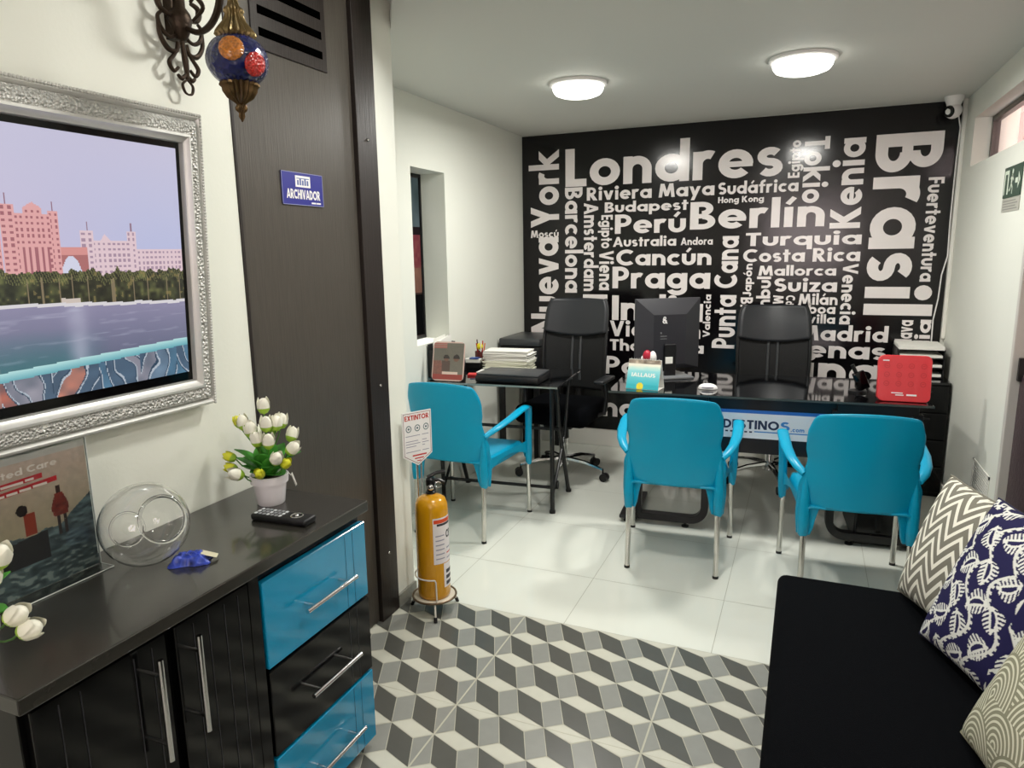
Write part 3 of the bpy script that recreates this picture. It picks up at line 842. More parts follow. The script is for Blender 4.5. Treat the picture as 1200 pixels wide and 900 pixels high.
tc = Vector((-LX, -LY, CAM_H-LZ)).normalized(); rr_ = Vector((rt2.x, rt2.y, 0)).normalized(); uu_ = tc.cross(rr_).normalized()*1.0
if uu_.z < 0: uu_ = -uu_
dirs = [(tc*0.90-rr_*0.13+uu_*0.40, med_o, 0.028), (tc*0.72+rr_*0.64-uu_*0.16, med_r, 0.027), (-rr_*0.7-tc*0.6+uu_*0.1, med_r, 0.027), (rr_*0.6-tc*0.75, med_o, 0.028)]
for d, m, r in dirs:
    d = d.normalized(); c = Vector((d.x*0.068, d.y*0.068, d.z*0.060))
    MB().sphere(c, r, 14, (1, 1, 0.32), d).build('mosaic_disc', m, lm, local=True)
fluted([(0.034, -0.046), (0.041, -0.050), (0.042, -0.055), (0.037, -0.060), (0.036, -0.068), (0.028, -0.082), (0.014, -0.092), (0.009, -0.097), (0.013, -0.104), (0.012, -0.110), (0.006, -0.116), (0.007, -0.124), (0.001, -0.136)], 72, 18, 0.09).build('finial_cup', mat('dark old brass', '5E4A30', 0.35, metal=0.85), lm, local=True)

# ------------------------------------------------------------------ sideboard
sb = thing('sideboard', 'black sideboard with turquoise top and bottom drawers under the television', 'sideboard', (-1.35, 1.1, 0))
CY0, CY1 = 0.618, 1.605
MB().rbox(XL+0.003, -1.138, CY0, CY1, 0.770, 0.801, 0.003, 2).build('top', wenge_top, sb, smooth=False)
mb = MB()
mb.box(XL+0.004, -1.170, CY0+0.012, CY1-0.010, 0.030, 0.770)
mb.build('carcass', black_gloss, sb, smooth=False, bevel=0.002)
def bar_handle(par, a, b, X, r=0.0062):
    mb = MB(); a = Vector(a); b = Vector(b); d = (b-a)
    mb.tube([a, b], r, 14)
    for k in (0.16, 0.84):
        q = a+d*k; mb.cyl(q, (X, q.y, q.z), 0.0042, 10)
    return mb.build('handle', chrome, par)
XD = -1.150
for (y0, y1, hy) in ((0.640, 0.908, 0.862), (0.930, 1.135, 0.957)):
    d = MB().rbox(-1.170, XD, y0, y1, 0.045, 0.760, 0.002, 1).build('door', black_gloss, sb, smooth=False)
    g = MB()
    for y in (y0+0.045, y0+0.085, y1-0.075, y1-0.035): g.box(XD-0.002, XD+0.0012, y, y+0.0022, 0.06, 0.745)
    g.build('groove', mat('groove shine', '26262A', 0.3), d, smooth=False)
    bar_handle(d, (XD+0.036, hy, 0.735), (XD+0.036, hy, 0.515), XD)
MB().box(-1.170, XD-0.004, 1.138, 1.174, 0.045, 0.765).build('stile', black_gloss, sb, smooth=False, bevel=0.002)
for (z0, z1, m) in ((0.512, 0.738, turq_lac), (0.272, 0.504, black_gloss), (0.040, 0.264, turq_lac)):
    d = MB().rbox(-1.170, XD, 1.180, 1.598, z0, z1, 0.002, 1).build('drawer', m, sb, smooth=False)
    if m is turq_lac: d['label'] = 'turquoise lacquered drawer front'
    g = MB()
    for y in (1.500, 1.535): g.box(XD-0.002, XD+0.0006, y, y+0.0022, z0+0.004, z1-0.004)
    g.build('groove', mat('groove shine', '26262A', 0.3) if m is black_gloss else mat('deep turquoise', '05678A', 0.3), d, smooth=False)
    zh = (z0+z1)/2-0.007
    bar_handle(d, (XD+0.036, 1.288, zh), (XD+0.036, 1.498, zh), XD)
for x, y in ((-1.20, 1.54), (-1.20, 0.68), (-1.50, 1.54), (-1.50, 0.68)):
    MB().lathe([(0.0, 0), (0.022, 0), (0.024, 0.006), (0.018, 0.012), (0.012, 0.031), (0, 0.031)], (x, y, 0), 16).build('foot', chrome, sb)

# ------------------------------------------------------------------ tulip pots
stem_g = mat('green stem', '4C7A2E', 0.5); leaf_g = mat('tulip leaf green', '3F8A2C', 0.4, var=0.3, bump=('noise', 30, 0.1))
pet_w = mat('white tulip petal', 'F0EEDF', 0.5); pet_y = mat('yellow tulip petal', 'D9D935', 0.5, var=0.15, bump=('noise', 30, 0)); bud_g = mat('green bud base', '9CC03C', 0.5)
soil = mat('dark soil', '2A1E15', 0.9, bump=('noise', 80, 0.5))
pot_w = mat('white glazed pot', 'ECE6EA', 0.25, coat=0.3)
def tulip(mb, base, tip, r, L):
    """bud with its axis base->tip; three petal fins; materials 0 base green, 1 petal"""
    base = Vector(base); ax = (Vector(tip)-base).normalized()
    Q = ax.to_track_quat('Z', 'Y').to_matrix()
    mb.m = 0
    mb.lathe([(0.0005, 0), (r*0.62, L*0.08), (r*0.92, L*0.24), (r*0.99, L*0.36)], base, 12, ax)
    mb.m = 1
    mb.lathe([(r*0.99, L*0.36), (r, L*0.5), (r*0.86, L*0.72), (r*0.55, L*0.90), (r*0.28, L*0.97), (0.0002, L*0.99)], base, 12, ax)
    for k in range(3):
        a0 = k*2*PI/3+0.4
        vs = []
        for i in range(7):
            t = i/6; w = math.sin(PI*min(1, t*0.93+0.05))**0.7*0.85
            rad = r*(1.08 if t < 0.7 else 1.08-0.9*(t-0.7))*(0.6+0.4*min(1, t*4))
            for j in range(5):
                a = a0+(j/4-0.5)*2*w
                vs.append(base+Q @ Vector((rad*math.cos(a), rad*math.sin(a), L*(0.06+0.98*t))))
        fs = [(i*5+j, i*5+j+1, (i+1)*5+j+1, (i+1)*5+j) for i in range(6) for j in range(4)]
        n = len(mb.v); mb.add(vs, fs)
        for q in range(len(mb.mi)-24, len(mb.mi)-8): mb.mi[q] = 0 if q < len(mb.mi)-16 else 1
def leaf(mb, base, mid, tip, w):
    P = bez(base, Vector(base)*0.5+Vector(mid)*0.5+Vector((0, 0, 0.01)), mid, tip, 9)
    vs = []
    side0 = (Vector(tip)-Vector(base)).cross(Vector((0, 0, 1)))
    side0 = side0.normalized() if side0.length > 1e-4 else Vector((1, 0, 0))
    for i, q in enumerate(P):
        t = i/9; ww = 2.5*w*math.sin(PI*min(0.985, 0.12+t*0.88))**0.8
        vs += [q-side0*ww+Vector((0, 0, ww*0.35)), q, q+side0*ww+Vector((0, 0, ww*0.35))]
    mb.add(vs, [(i*3+j, i*3+j+1, (i+1)*3+j+1, (i+1)*3+j) for i in range(9) for j in range(2)])
def tulip_pot(loc, label, flowers, leaves, seed):
    random.seed(seed)
    t = thing('potted_tulips', label, 'plant', loc, group='potted artificial tulips on the sideboard')
    MB().lathe([(0.0, 0.0), (0.036, 0.0), (0.039, 0.004), (0.046, 0.062), (0.052, 0.064), (0.054, 0.085), (0.050, 0.087), (0.047, 0.080), (0.043, 0.066), (0, 0.066)], n=28).build('pot', pot_w, t, local=True)
    MB().lathe([(0.0445, 0.074), (0.03, 0.078), (0.0, 0.080)], n=20).build('soil', soil, t, local=True)
    for (x, y, z, kind, lean) in flowers:
        top = Vector((x, y, z)); root = Vector((x*0.12, y*0.12, 0.075))
        path = bez(root, root+Vector((0, 0, (z-0.07)*0.6)), top-Vector((x*0.35, y*0.35, 0.05)), top, 8)
        L = 0.047 if kind == 'w' else 0.038; r = 0.0165 if kind == 'w' else 0.0130
        ax = (path[-1]-path[-2]).normalized()
        ax = (ax+Vector((0, 0, 0.5))).normalized() if lean == 0 else (ax+Vector((x, y, 0)).normalized()*lean).normalized()
        f = MB(); tulip(f, top, top+ax, r, L)
        fo = f.build('tulip', [bud_g, pet_w if kind == 'w' else pet_y], t, local=True)
        MB().tube(path, 0.0019, 6).build('stem', stem_g, fo, local=True)
    lf = MB()
    for (x, y, z, w) in leaves:
        lf = MB(); leaf(lf, (x*0.1, y*0.1, 0.078), (x*0.55, y*0.55, z*0.85), (x, y, z), w)
        lf.build('leaf', leaf_g, t, local=True, solid=0.0012)
    return t
# offsets: e1 = picture right, e2 = towards the camera
e1 = Vector((rt2.x, rt2.y, 0)).normalized(); e2 = Vector((-fw.x, -fw.y, 0)).normalized()
def off(a, b): q = e1*a+e2*b; return q.x, q.y
def FL(a, b, z, k='w', lean=0): x, y = off(a, b); return (x, y, z, k, lean)
def LFV(a, b, z, w): x, y = off(a, b); return (x, y, z, w)
fl = [FL(0.0, 0.0, 0.262), FL(-0.055, 0.0, 0.215), FL(-0.072, -0.01, 0.220, 'y'), FL(-0.030, 0.02, 0.20), FL(0.010, 0.02, 0.215), FL(0.028, 0.0, 0.212), FL(0.032, -0.03, 0.21), FL(-0.012, 0.03, 0.175),
      FL(0.018, 0.035, 0.17), FL(0.062, 0.015, 0.150, 'w', 0.5), FL(0.035, 0.045, 0.130, 'w', 0.3), FL(-0.090, 0.0, 0.130, 'y', 1.0), FL(-0.080, 0.02, 0.105, 'y', 1.2), FL(0.0, 0.055, 0.098, 'y', 0.8),
      FL(-0.045, -0.05, 0.17), FL(0.05, -0.05, 0.165), FL(-0.052, 0.05, 0.098, 'w', 1.4), FL(0.050, 0.03, 0.115, 'y', 0.6), FL(0.0, -0.06, 0.19)]
lv = [LFV(0.06, 0.05, 0.10, 0.012), LFV(-0.03, 0.06, 0.11, 0.012), LFV(0.02, 0.06, 0.125, 0.012), LFV(-0.085, 0.02, 0.165, 0.013), LFV(-0.09, 0.0, 0.135, 0.012), LFV(-0.05, 0.045, 0.150, 0.013), LFV(0.0, 0.05, 0.160, 0.013), LFV(0.045, 0.04, 0.155, 0.013), LFV(0.095, 0.0, 0.150, 0.014), LFV(0.07, 0.03, 0.125, 0.013),
      LFV(0.03, -0.06, 0.16, 0.013), LFV(-0.04, -0.06, 0.16, 0.013), LFV(-0.02, 0.02, 0.185, 0.012), LFV(0.02, 0.01, 0.18, 0.012), LFV(-0.065, 0.03, 0.12, 0.012)]
p1 = tulip_pot((-1.392, 1.492, 0.801), 'small white pot of artificial white tulips at the right end of the sideboard', fl, lv, 3)
mb = MB(); a = off(0.058, 0.01); mb.tube([(a[0]*0.8, a[1]*0.8, 0.088), (a[0], a[1], 0.095), (a[0]*1.15, a[1]*1.15, 0.085)], 0.0008, 5)
b_ = off(0.066, 0.01); c_ = off(0.082, 0.012)
mb.add([(b_[0], b_[1], 0.088), (b_[0]*1.06, b_[1]*1.06, 0.094), (c_[0], c_[1], 0.058), (c_[0]*0.95, c_[1]*0.95, 0.052)], [(0, 1, 2, 3)])
mb.build('paper_tag', white_paper, p1, local=True, solid=0.0008)
fl2 = [FL(0.100, 0.03, 0.205), FL(0.080, 0.03, 0.168), FL(0.105, 0.03, 0.112, 'w', 0.5), FL(0.122, 0.03, 0.090, 'w', 0.9), FL(0.040, 0.03, 0.228), FL(0.070, 0.05, 0.090, 'y', 0.6), FL(0.078, 0.06, 0.070, 'y', 1.0), FL(0.058, 0.06, 0.100, 'y', 0.3),
       FL(-0.02, 0.02, 0.25), FL(-0.06, 0.0, 0.2), FL(0.0, -0.04, 0.22), FL(-0.08, 0.03, 0.15, 'y', 0.8)]
lv2 = [LFV(0.100, 0.02, 0.125, 0.013), LFV(0.07, 0.04, 0.16, 0.013), LFV(0.09, 0.05, 0.105, 0.013), LFV(0.03, 0.05, 0.17, 0.013), LFV(-0.06, 0.03, 0.16, 0.013), LFV(-0.05, -0.05, 0.16, 0.013), LFV(0.06, -0.05, 0.16, 0.013)]
tulip_pot((-1.300, 0.640, 0.801), 'white pot of tulips cut by the left picture edge, with yellow blooms', fl2, lv2, 5)

# ------------------------------------------------------------------ remote control
RZ = math.radians(3)
rc = thing('remote_control', 'black television remote control lying on the sideboard by the tulip pot', 'remote control', (-1.262, 1.392, 0.801), RZ)
MB().rbox(-0.088, 0.088, -0.026, 0.026, 0.0005, 0.019, 0.006, 3).build('body', black_pl, rc, local=True)
bt = mat('grey button', '8B8D90', 0.35); bt2 = mat('pale button', 'C9CBCE', 0.3)
for k in range(7):
    mb = MB()
    for j in (-0.015, 0, 0.015): mb.rbox(-0.076+k*0.013-0.004, -0.076+k*0.013+0.004, j-0.005, j+0.005, 0.0185, 0.021, 0.0012, 1)
    mb.build('button_row', bt if k % 3 else bt2, rc, local=True)
mb = MB(); mb.tube([(0.045+0.016*math.cos(a), 0.016*math.sin(a), 0.0195) for a in [2*PI*k/20 for k in range(20)]], 0.002, 6, closed=True); mb.sphere((0.045, 0, 0.0185), 0.006, 8)
mb.build('direction_ring', chrome, rc, local=True)

# ------------------------------------------------------------------ glass bowl lying on its side
bc = Vector((-1.374, 1.066, 0.899))
bn = (rt2*0.80+up2*0.26+(-fw)*0.58).normalized()
bl = thing('glass_bowl', 'clear round glass bowl lying tilted on the sideboard', 'bowl', (bc.x, bc.y, 0.801))
R0, th = 0.096, 0.0022
prof = []
amax = math.acos(0.845)
for i in range(29):
    a = PI-0.42+(amax-(PI-0.42))*i/28; prof.append((R0*math.sin(a), R0*math.cos(a)))
zr = R0*math.cos(amax); rr0 = R0*math.sin(amax)
inner = []
for i in range(29):
    a = amax+((PI-0.40)-amax)*i/28; inner.append(((R0-th)*math.sin(a), (R0-th)*math.cos(a)))
b_out = (0.0001, -R0*math.cos(0.42)); b_in = (0.0001, -(R0-th)*math.cos(0.40)+0.001)
MB().lathe([b_out]+prof+inner+[b_in], bc, 40, bn).build('bowl', glass, bl)
MB().tube([bc+bn.to_track_quat('Z', 'Y').to_matrix() @ Vector((rr0*math.cos(a), rr0*math.sin(a), zr+0.001)) for a in [2*PI*k/40 for k in range(40)]], 0.0042, 8, closed=True).build('rim', glass, bl)
MB().tube([bc+bn.to_track_quat('Z', 'Y').to_matrix() @ Vector((0.040*math.cos(a), 0.040*math.sin(a), b_out[1]+0.001)) for a in [2*PI*k/40 for k in range(40)]], 0.0032, 8, closed=True).build('foot_ring', glass, bl)
# small blue packet beside it
bp = thing('wrapped_packet', 'small crumpled blue and white packet with a beige tag beside the glass bowl', 'packet', (-1.290, 1.108, 0.801), math.radians(35))
blue_w = mat('blue and white wrapper', '2B3F9E', 0.3, var=0.9, bump=('voronoi', 60, 0.6))
def pk(u, v):
    x = (u-0.5)*0.085; y = (v-0.5)*0.055
    e = (1-(2*u-1)**4)*(1-(2*v-1)**4)
    return (x*(1+0.1*math.sin(v*9)), y*(1+0.1*math.sin(u*11)), 0.001+0.022*e+0.005*e*math.sin(u*23)*math.sin(v*17))
def pk2(u, v): a = pk(u, v); return (a[0], a[1], 0.0006)
mb = MB(); mb.grid(pk, 16, 12); mb.grid(pk2, 2, 2); mb.build('wrapper', blue_w, bp, local=True)
MB().rbox(0.015, 0.052, -0.005, 0.018, 0.026, 0.0275, 0.0005, 1, Matrix.Rotation(math.radians(20), 4, 'Y')).build('beige_tag', mat('beige card', 'C9C4A8', 0.6), bp, local=True)

# ------------------------------------------------------------------ acrylic poster stand
ps = thing('poster_stand', 'clear acrylic stand holding a beach poster with red lettered bands', 'poster stand', (-1.485, 0.92, 0.801))
PX, PY0, PY1, PZ0, PZ1 = -1.485, 0.792, 1.026, 0.802, 1.106
mb = MB(); mb.box(PX-0.002, PX, PY0, PY1, PZ0, PZ1); mb.box(PX+0.0012, PX+0.003, PY0, PY1, PZ0, PZ1)
mb.box(PX-0.002, PX+0.045, PY0, PY1, PZ0-0.0004, PZ0+0.0022)
mb.build('acrylic_holder', acrylic, ps, smooth=False)
edge = mat('bright acrylic edge', 'DDE3E0', 0.15)
mb = MB(); mb.box(PX-0.002, PX+0.003, PY1, PY1+0.0012, PZ0, PZ1); mb.box(PX+0.045, PX+0.0462, PY0, PY1, PZ0, PZ0+0.002); mb.box(PX+0.003, PX+0.045, PY1, PY1+0.0012, PZ0, PZ0+0.002)
mb.build('edge', edge, ps, smooth=False)
def poster(x, y):
    Y = PY0+0.003+x; z = PZ0+0.003+y
    n = vnoise(x*120, y*120)
    if z > 1.088: return (190, 184, 178)
    # figure standing at the right
    dy = Y-0.952
    if abs(dy) < 0.0055 and abs(z-1.008) < 0.008: return (60, 34, 28)
    if abs(dy) < 0.019-0.011*max(0, (z-0.972))/0.028-0.003*max(0, (0.966-z))/0.014 and 0.950 < z < 1.000: return mixc((150, 52, 36), (96, 30, 24), n)
    if (abs(dy+0.006) < 0.0035 or abs(dy-0.008) < 0.0035) and 0.905 < z < 0.953: return (50, 34, 32)
    # second person, seated on a dark boat
    if (Y-0.872)**2+(z-0.985)**2 < 0.012**2: return (40, 26, 24)
    if abs(Y-0.885) < 0.011 and 0.928 < z < 0.975: return (150, 58, 40)
    if 0.80 < Y < 0.918 and 0.865+0.1*(0.918-Y)*0 < z < 0.928+0.10*(Y-0.918): return (34, 30, 34)
    sea = 0.925+0.05*max(0, (Y-0.95)/0.07)+0.01*vnoise(x*50, 3)
    if z < sea:
        k = vnoise(x*70, y*190+3*vnoise(x*30, y*20))
        c = mixc((40, 52, 56), (118, 138, 142), k)
        if z < 0.86: c = mixc(c, (176, 180, 170), 0.5 if k > 0.68 else 0)
        return c
    c = mixc((178, 160, 132), (206, 178, 164), (z-0.93)/0.15)
    return mixc(c, (150, 140, 124), 0.35*n)
PM = frame3((PX+0.0006, PY0+0.003, PZ0+0.003), (0, 1, 0), (0, 0, 1))
painted('poster', 0.228, 0.298, 96, 124, poster, print_m, ps, PM)
red_b = mat('red band', 'C4242C', 0.4)
mb = MB(); Mr = frame3((PX+0.0009, PY0+0.003, 1.0345), (0, 1, 0), (0, 0, 1))
mb.add([Mr @ Vector(q) for q in ((0, 0.004, 0), (0.128, 0.009, 0), (0.128, 0.020, 0), (0, 0.016, 0))], [(0, 1, 2, 3)])
mb.add([Mr @ Vector(q) for q in ((0, -0.014, 0), (0.158, -0.006, 0), (0.158, 0.005, 0), (0, -0.002, 0))], [(0, 1, 2, 3)])
mb.build('red_band', red_b, ps, smooth=False)
mb = MB()
for (y0, zz, ws) in ((0.03, 1.0405, (0.012, 0.045, 0.018)), (0.035, 1.0225, (0.016, 0.022, 0.024, 0.030))):
    yy = PY0+y0
    for w_ in ws: mb.box(PX+0.0010, PX+0.0013, yy, yy+w_, zz+(yy-PY0)*0.04, zz+0.005+(yy-PY0)*0.04); yy += w_+0.004
lettering(mb, 'United Care', frame3((PX+0.0011, PY0+0.01, 1.060), (0, 1, 0.02), (0, 0, 1)), 0.155, 0.016)
mb.build('poster_lettering', mat('pale print', 'E8DCD4', 0.5), ps, smooth=False)

# ------------------------------------------------------------------ ARCHIVADOR sign
sg = thing('door_sign', 'small blue plate reading ARCHIVADOR on the dark closet door', 'sign', (XL, 1.925, 1.66))
sgM = frame3((XL-0.007, 1.828, 1.664), (0, 1, 0), (0, 0, 1))
MB().box(0, 0.205, 0, 0.104, 0, 0.003, sgM).build('plate', mat('royal blue plate', '2A2C86', 0.3), sg, smooth=False)
mb = MB(); w_ = 0.0018
for q in ((0.0, 0.205, 0.0, w_), (0.0, 0.205, 0.104-w_, 0.104), (0, w_, 0, 0.104), (0.205-w_, 0.205, 0, 0.104)): mb.box(*q, 0.003, 0.0038, sgM)
mb.build('border', mat('pale blue line', '8F92B8', 0.4), sg, smooth=False)
mb = MB().box(0.066, 0.140, 0.058, 0.094, 0.003, 0.0036, sgM); mb.build('white_emblem_field', white_pl, sg, smooth=False)
mb = MB(); em = mat('blue emblem print', '5C6B9E', 0.5)
for k in range(5): mb.box(0.074+k*0.012, 0.082+k*0.012, 0.064, 0.080+0.004*(k % 2), 0.0036, 0.0040, sgM)
mb.box(0.072, 0.134, 0.084, 0.087, 0.0036, 0.004, sgM); mb.build('emblem', em, sg, smooth=False)
mb = MB(); lettering(mb, 'ARCHIVADOR', sgM @ Matrix.Translation((0.020, 0.020, 0.0034)), 0.168, 0.030, gap=0.06)
mb.build('sign_lettering', white_pl, sg, smooth=False)
mb = MB(); mb.box(0.142, 0.165, 0.007, 0.012, 0.003, 0.0034, sgM); mb.box(0.168, 0.190, 0.007, 0.012, 0.003, 0.0034, sgM); mb.build('small_print', white_pl, sg, smooth=False)

# ------------------------------------------------------------------ fire extinguisher, its stand, its sign
EX, EY = -1.393, 2.408
yel = mat('amber yellow enamel', 'D2950E', 0.24, coat=0.5)
st = thing('extinguisher_stand', 'wire ring stand with black feet under the yellow fire extinguisher', 'stand', (EX, EY, 0))
mb = MB(); circ = lambda r, z, n=32: [(EX+r*math.cos(2*PI*k/n), EY+r*math.sin(2*PI*k/n), z) for k in range(n)]
mb.tube(circ(0.092, 0.072), 0.0045, 8, closed=True)
mb.build('ring', mat('worn bronze wire', '6C5A45', 0.35, metal=0.6), st)
MB().lathe([(0.0, 0.066), (0.086, 0.066), (0.090, 0.070), (0.086, 0.0725), (0.0, 0.0725)], (EX, EY, 0), 32).build('tray', mat('cream tray', 'CFC6B4', 0.4), st)
mb = MB()
A0 = -58
aa = [math.radians(A0+20+k*3) for k in range(0, 50)]
mb.tube([(EX+0.0785*math.cos(a), EY+0.0785*math.sin(a), 0.170) for a in [math.radians(A0-150+k*3.06) for k in range(50)]]+[(EX+0.0785*math.cos(math.radians(A0+3)), EY+0.0785*math.sin(math.radians(A0+3)), 0.160), (EX+0.084*math.cos(math.radians(A0+4)), EY+0.084*math.sin(math.radians(A0+4)), 0.07)], 0.0032, 8)
mb.build('retaining_wire', steel_wire, st)
for k, a in enumerate((-60, 60, 180)):
    a = math.radians(a)
    lg = MB().tube([(EX+0.088*math.cos(a), EY+0.088*math.sin(a), 0.070), (EX+0.112*math.cos(a), EY+0.112*math.sin(a), 0.006)], 0.0042, 8).build('leg', steel_wire, st)
    MB().cyl((EX+0.1065*math.cos(a), EY+0.1065*math.sin(a), 0.020), (EX+0.114*math.cos(a), EY+0.114*math.sin(a), 0.0), 0.0075, 10).build('rubber_foot', black_pl, lg)
ex = thing('fire_extinguisher', 'amber yellow fire extinguisher standing beside the white wall end', 'fire extinguisher', (EX, EY, 0.073))
MB().lathe([(0.0, 0.073), (0.062, 0.073), (0.068, 0.080), (0.069, 0.095), (0.069, 0.455), (0.0665, 0.482), (0.058, 0.502), (0.042, 0.513), (0.024, 0.518), (0.020, 0.524), (0.0, 0.524)], (EX, EY, 0), 40).build('cylinder', yel, ex)
mb = MB(); mb.lathe([(0.018, 0.522), (0.022, 0.526), (0.022, 0.532), (0.016, 0.536), (0.016, 0.556), (0.020, 0.560), (0.020, 0.585), (0.012, 0.592), (0, 0.592)], (EX, EY, 0), 18)
mb.build('valve', black_metal, ex)
mb = MB(); dh = Vector((0.75, 0.45, 0)).normalized()
q = Vector((EX, EY, 0))
mb.tube([q+Vector((0, 0, 0.575))-dh*0.01, q+dh*0.03+Vector((0, 0, 0.580)), q+dh*0.058+Vector((0, 0, 0.565))], 0.008, 8)
mb.tube([q+Vector((0, 0, 0.592))-dh*0.012, q+dh*0.025+Vector((0, 0, 0.610)), q+dh*0.062+Vector((0, 0, 0.616))], 0.008, 8)
mb.build('handle', black_metal, ex)
mb = MB(); mb.tube([q+dh*(0.030+0.013*math.cos(t))+Vector((0, 0, 0.565+0.013*math.sin(t))) + Vector((dh.y, -dh.x, 0))*0.02 for t in [2*PI*k/14 for k in range(14)]], 0.0022, 6, closed=True)
mb.sphere(q+Vector((dh.y, -dh.x, 0))*0.024+Vector((0, 0, 0.555)), 0.013, 10, (1, 1, 0.5), Vector((dh.y, -dh.x, 0)))
mb.build('gauge_and_pin', chrome, ex)
mb = MB(); mb.tube(bez(q+Vector((-0.010, 0.012, 0.57)), q+Vector((-0.02, 0.05, 0.60)), q+Vector((-0.035, 0.095, 0.55)), q+Vector((-0.032, 0.084, 0.40)), 12)+[q+Vector((-0.030, 0.080, 0.25))], 0.0085, 10)
mb.build('hose', black_pl, ex)
def label_patch(a0, a1, z0, z1, r, name, m, par):
    def f(u, v): a = math.radians(a0+(a1-a0)*u); return (EX+r*math.cos(a), EY+r*math.sin(a), z0+(z1-z0)*v)
    return MB().grid(f, 14, 2).build(name, m, par)
lab_w = mat('white label', 'E6DFE0', 0.4)
L1 = label_patch(-58, 40, 0.235, 0.435, 0.0693, 'label', lab_w, ex)
label_patch(-22, 40, 0.125, 0.232, 0.0693, 'small_label', lab_w, ex)
rd = mat('red print', 'C0332B', 0.5); dk = mat('dark print', '2C2A33', 0.5); gy = mat('grey print', '9A98A8', 0.5)
label_patch(-55, 38, 0.412, 0.428, 0.0695, 'red_heading', mat('orange red print', 'DD4A22', 0.5), L1)
def curved_text(s, a0, a1, z0, z1, m, par, name):
    P, x0, x1, y0, y1 = word_polys(s); mb = MB(); r = 0.0696
    for q_ in P:
        vs = []
        for (x, y) in q_:
            a = math.radians(a0+(a1-a0)*(x-x0)/(x1-x0)); vs.append((EX+r*math.cos(a), EY+r*math.sin(a), z0+(z1-z0)*(y-y0)/(y1-y0)))
        mb.add(vs, [tuple(range(len(q_)))])
    mb.build(name, m, par, smooth=False)
label_patch(-44, 20, 0.400, 0.410, 0.0696, 'dark_heading', dk, L1)
for k in range(3): label_patch(-12, 36, 0.134+k*0.026, 0.150+k*0.026, 0.0696, 'print_block', dk, ex)
curved_text('CB', -8, 20, 0.340, 0.375, dk, L1, 'class_lettering')
for k in range(6): label_patch(-50, -16, 0.255+k*0.020, 0.260+k*0.020, 0.0695, 'print_line', gy, L1)
for k in range(3): label_patch(-6, 34, 0.250+k*0.022, 0.256+k*0.022, 0.0695, 'print_line', rd if k == 1 else gy, L1)

sgn = thing('extinguisher_sign', 'white EXTINTOR instruction card on a chrome pole above the fire extinguisher', 'sign', (-1.50, 2.485, 0.073))
sA = Vector((-1.528, 2.424, 0)); sB = Vector((-1.462, 2.552, 0)); sd = (sB-sA).normalized(); Ls = (sB-sA).length
SM = frame3((sA.x, sA.y, 0.655), sd, (0, 0, 1))
pl = [(0, 0), (Ls*0.5, -0.045), (Ls, 0), (Ls, 0.192), (0, 0.192)]
MB().prism(pl, SM, -0.002, 0.002).build('card', white_pl, sgn, smooth=False)
mb = MB()
for a, b in zip([(0.006, 0.004), (Ls*0.5, -0.037), (Ls-0.006, 0.004), (Ls-0.006, 0.186), (0.006, 0.186)], [(Ls*0.5, -0.037), (Ls-0.006, 0.004), (Ls-0.006, 0.186), (0.006, 0.186), (0.006, 0.004)]):
    for q_ in _bar(a, b, 0.002): mb.add([SM @ Vector((x, y, 0.0024)) for x, y in q_], [(0, 1, 2, 3)])
mb.build('border_line', mat('brownish line', '7A4A44', 0.5), sgn, smooth=False)
mb = MB(); lettering(mb, 'EXTINTOR', SM @ Matrix.Translation((0.012, 0.156, 0.0024)), Ls-0.024, 0.022); mb.build('heading_lettering', rd, sgn, smooth=False)
mb = MB()
for k in range(3):
    cx = 0.030+k*0.043
    for q_ in _ring(cx, 0.120, 0.014, 0.015, 0, 360, 0.004): mb.add([SM @ Vector((x, y, 0.0024)) for x, y in q_], [(0, 1, 2, 3)])
    for q_ in _dot(cx, 0.120, 0.005): mb.add([SM @ Vector((x, y, 0.0024)) for x, y in q_], [tuple(range(len(q_)))])
mb.build('pictogram', mat('teal and grey print', '5E7478', 0.5), sgn, smooth=False)
mb = MB()
for k in range(7):
    for (x0, x1) in ((0.014, 0.085), (0.095, Ls-0.016)):
        if (k*3+int(x0*100)) % 4: mb.box(x0, x1-0.01*(k % 3), 0.018+k*0.0115, 0.021+k*0.0115, 0.002, 0.0026, SM)
mb.build('print_line', gy, sgn, smooth=False)
mb = MB(); mb.box(0.045, 0.115, -0.002, 0.004, 0.002, 0.0026, SM); mb.box(0.055, 0.100, -0.015, -0.010, 0.002, 0.0026, SM); mb.box(0.066, 0.086, -0.026, -0.022, 0.002, 0.0026, SM); mb.build('foot_print', rd, sgn, smooth=False)
mb = MB(); pp = sA+sd*Ls*0.5+Vector((-0.008, 0.004, 0)); mb.tube([(pp.x, pp.y, 0.068), (pp.x, pp.y, 0.80)], 0.005, 10); mb.tube([(pp.x+0.012, pp.y+0.014, 0.068), (pp.x+0.012, pp.y+0.014, 0.72)], 0.004, 8)
mb.tube([(pp.x, pp.y, 0.069), (EX-0.093, EY+0.02, 0.070)], 0.004, 8)
mb.build('pole', chrome, sgn)

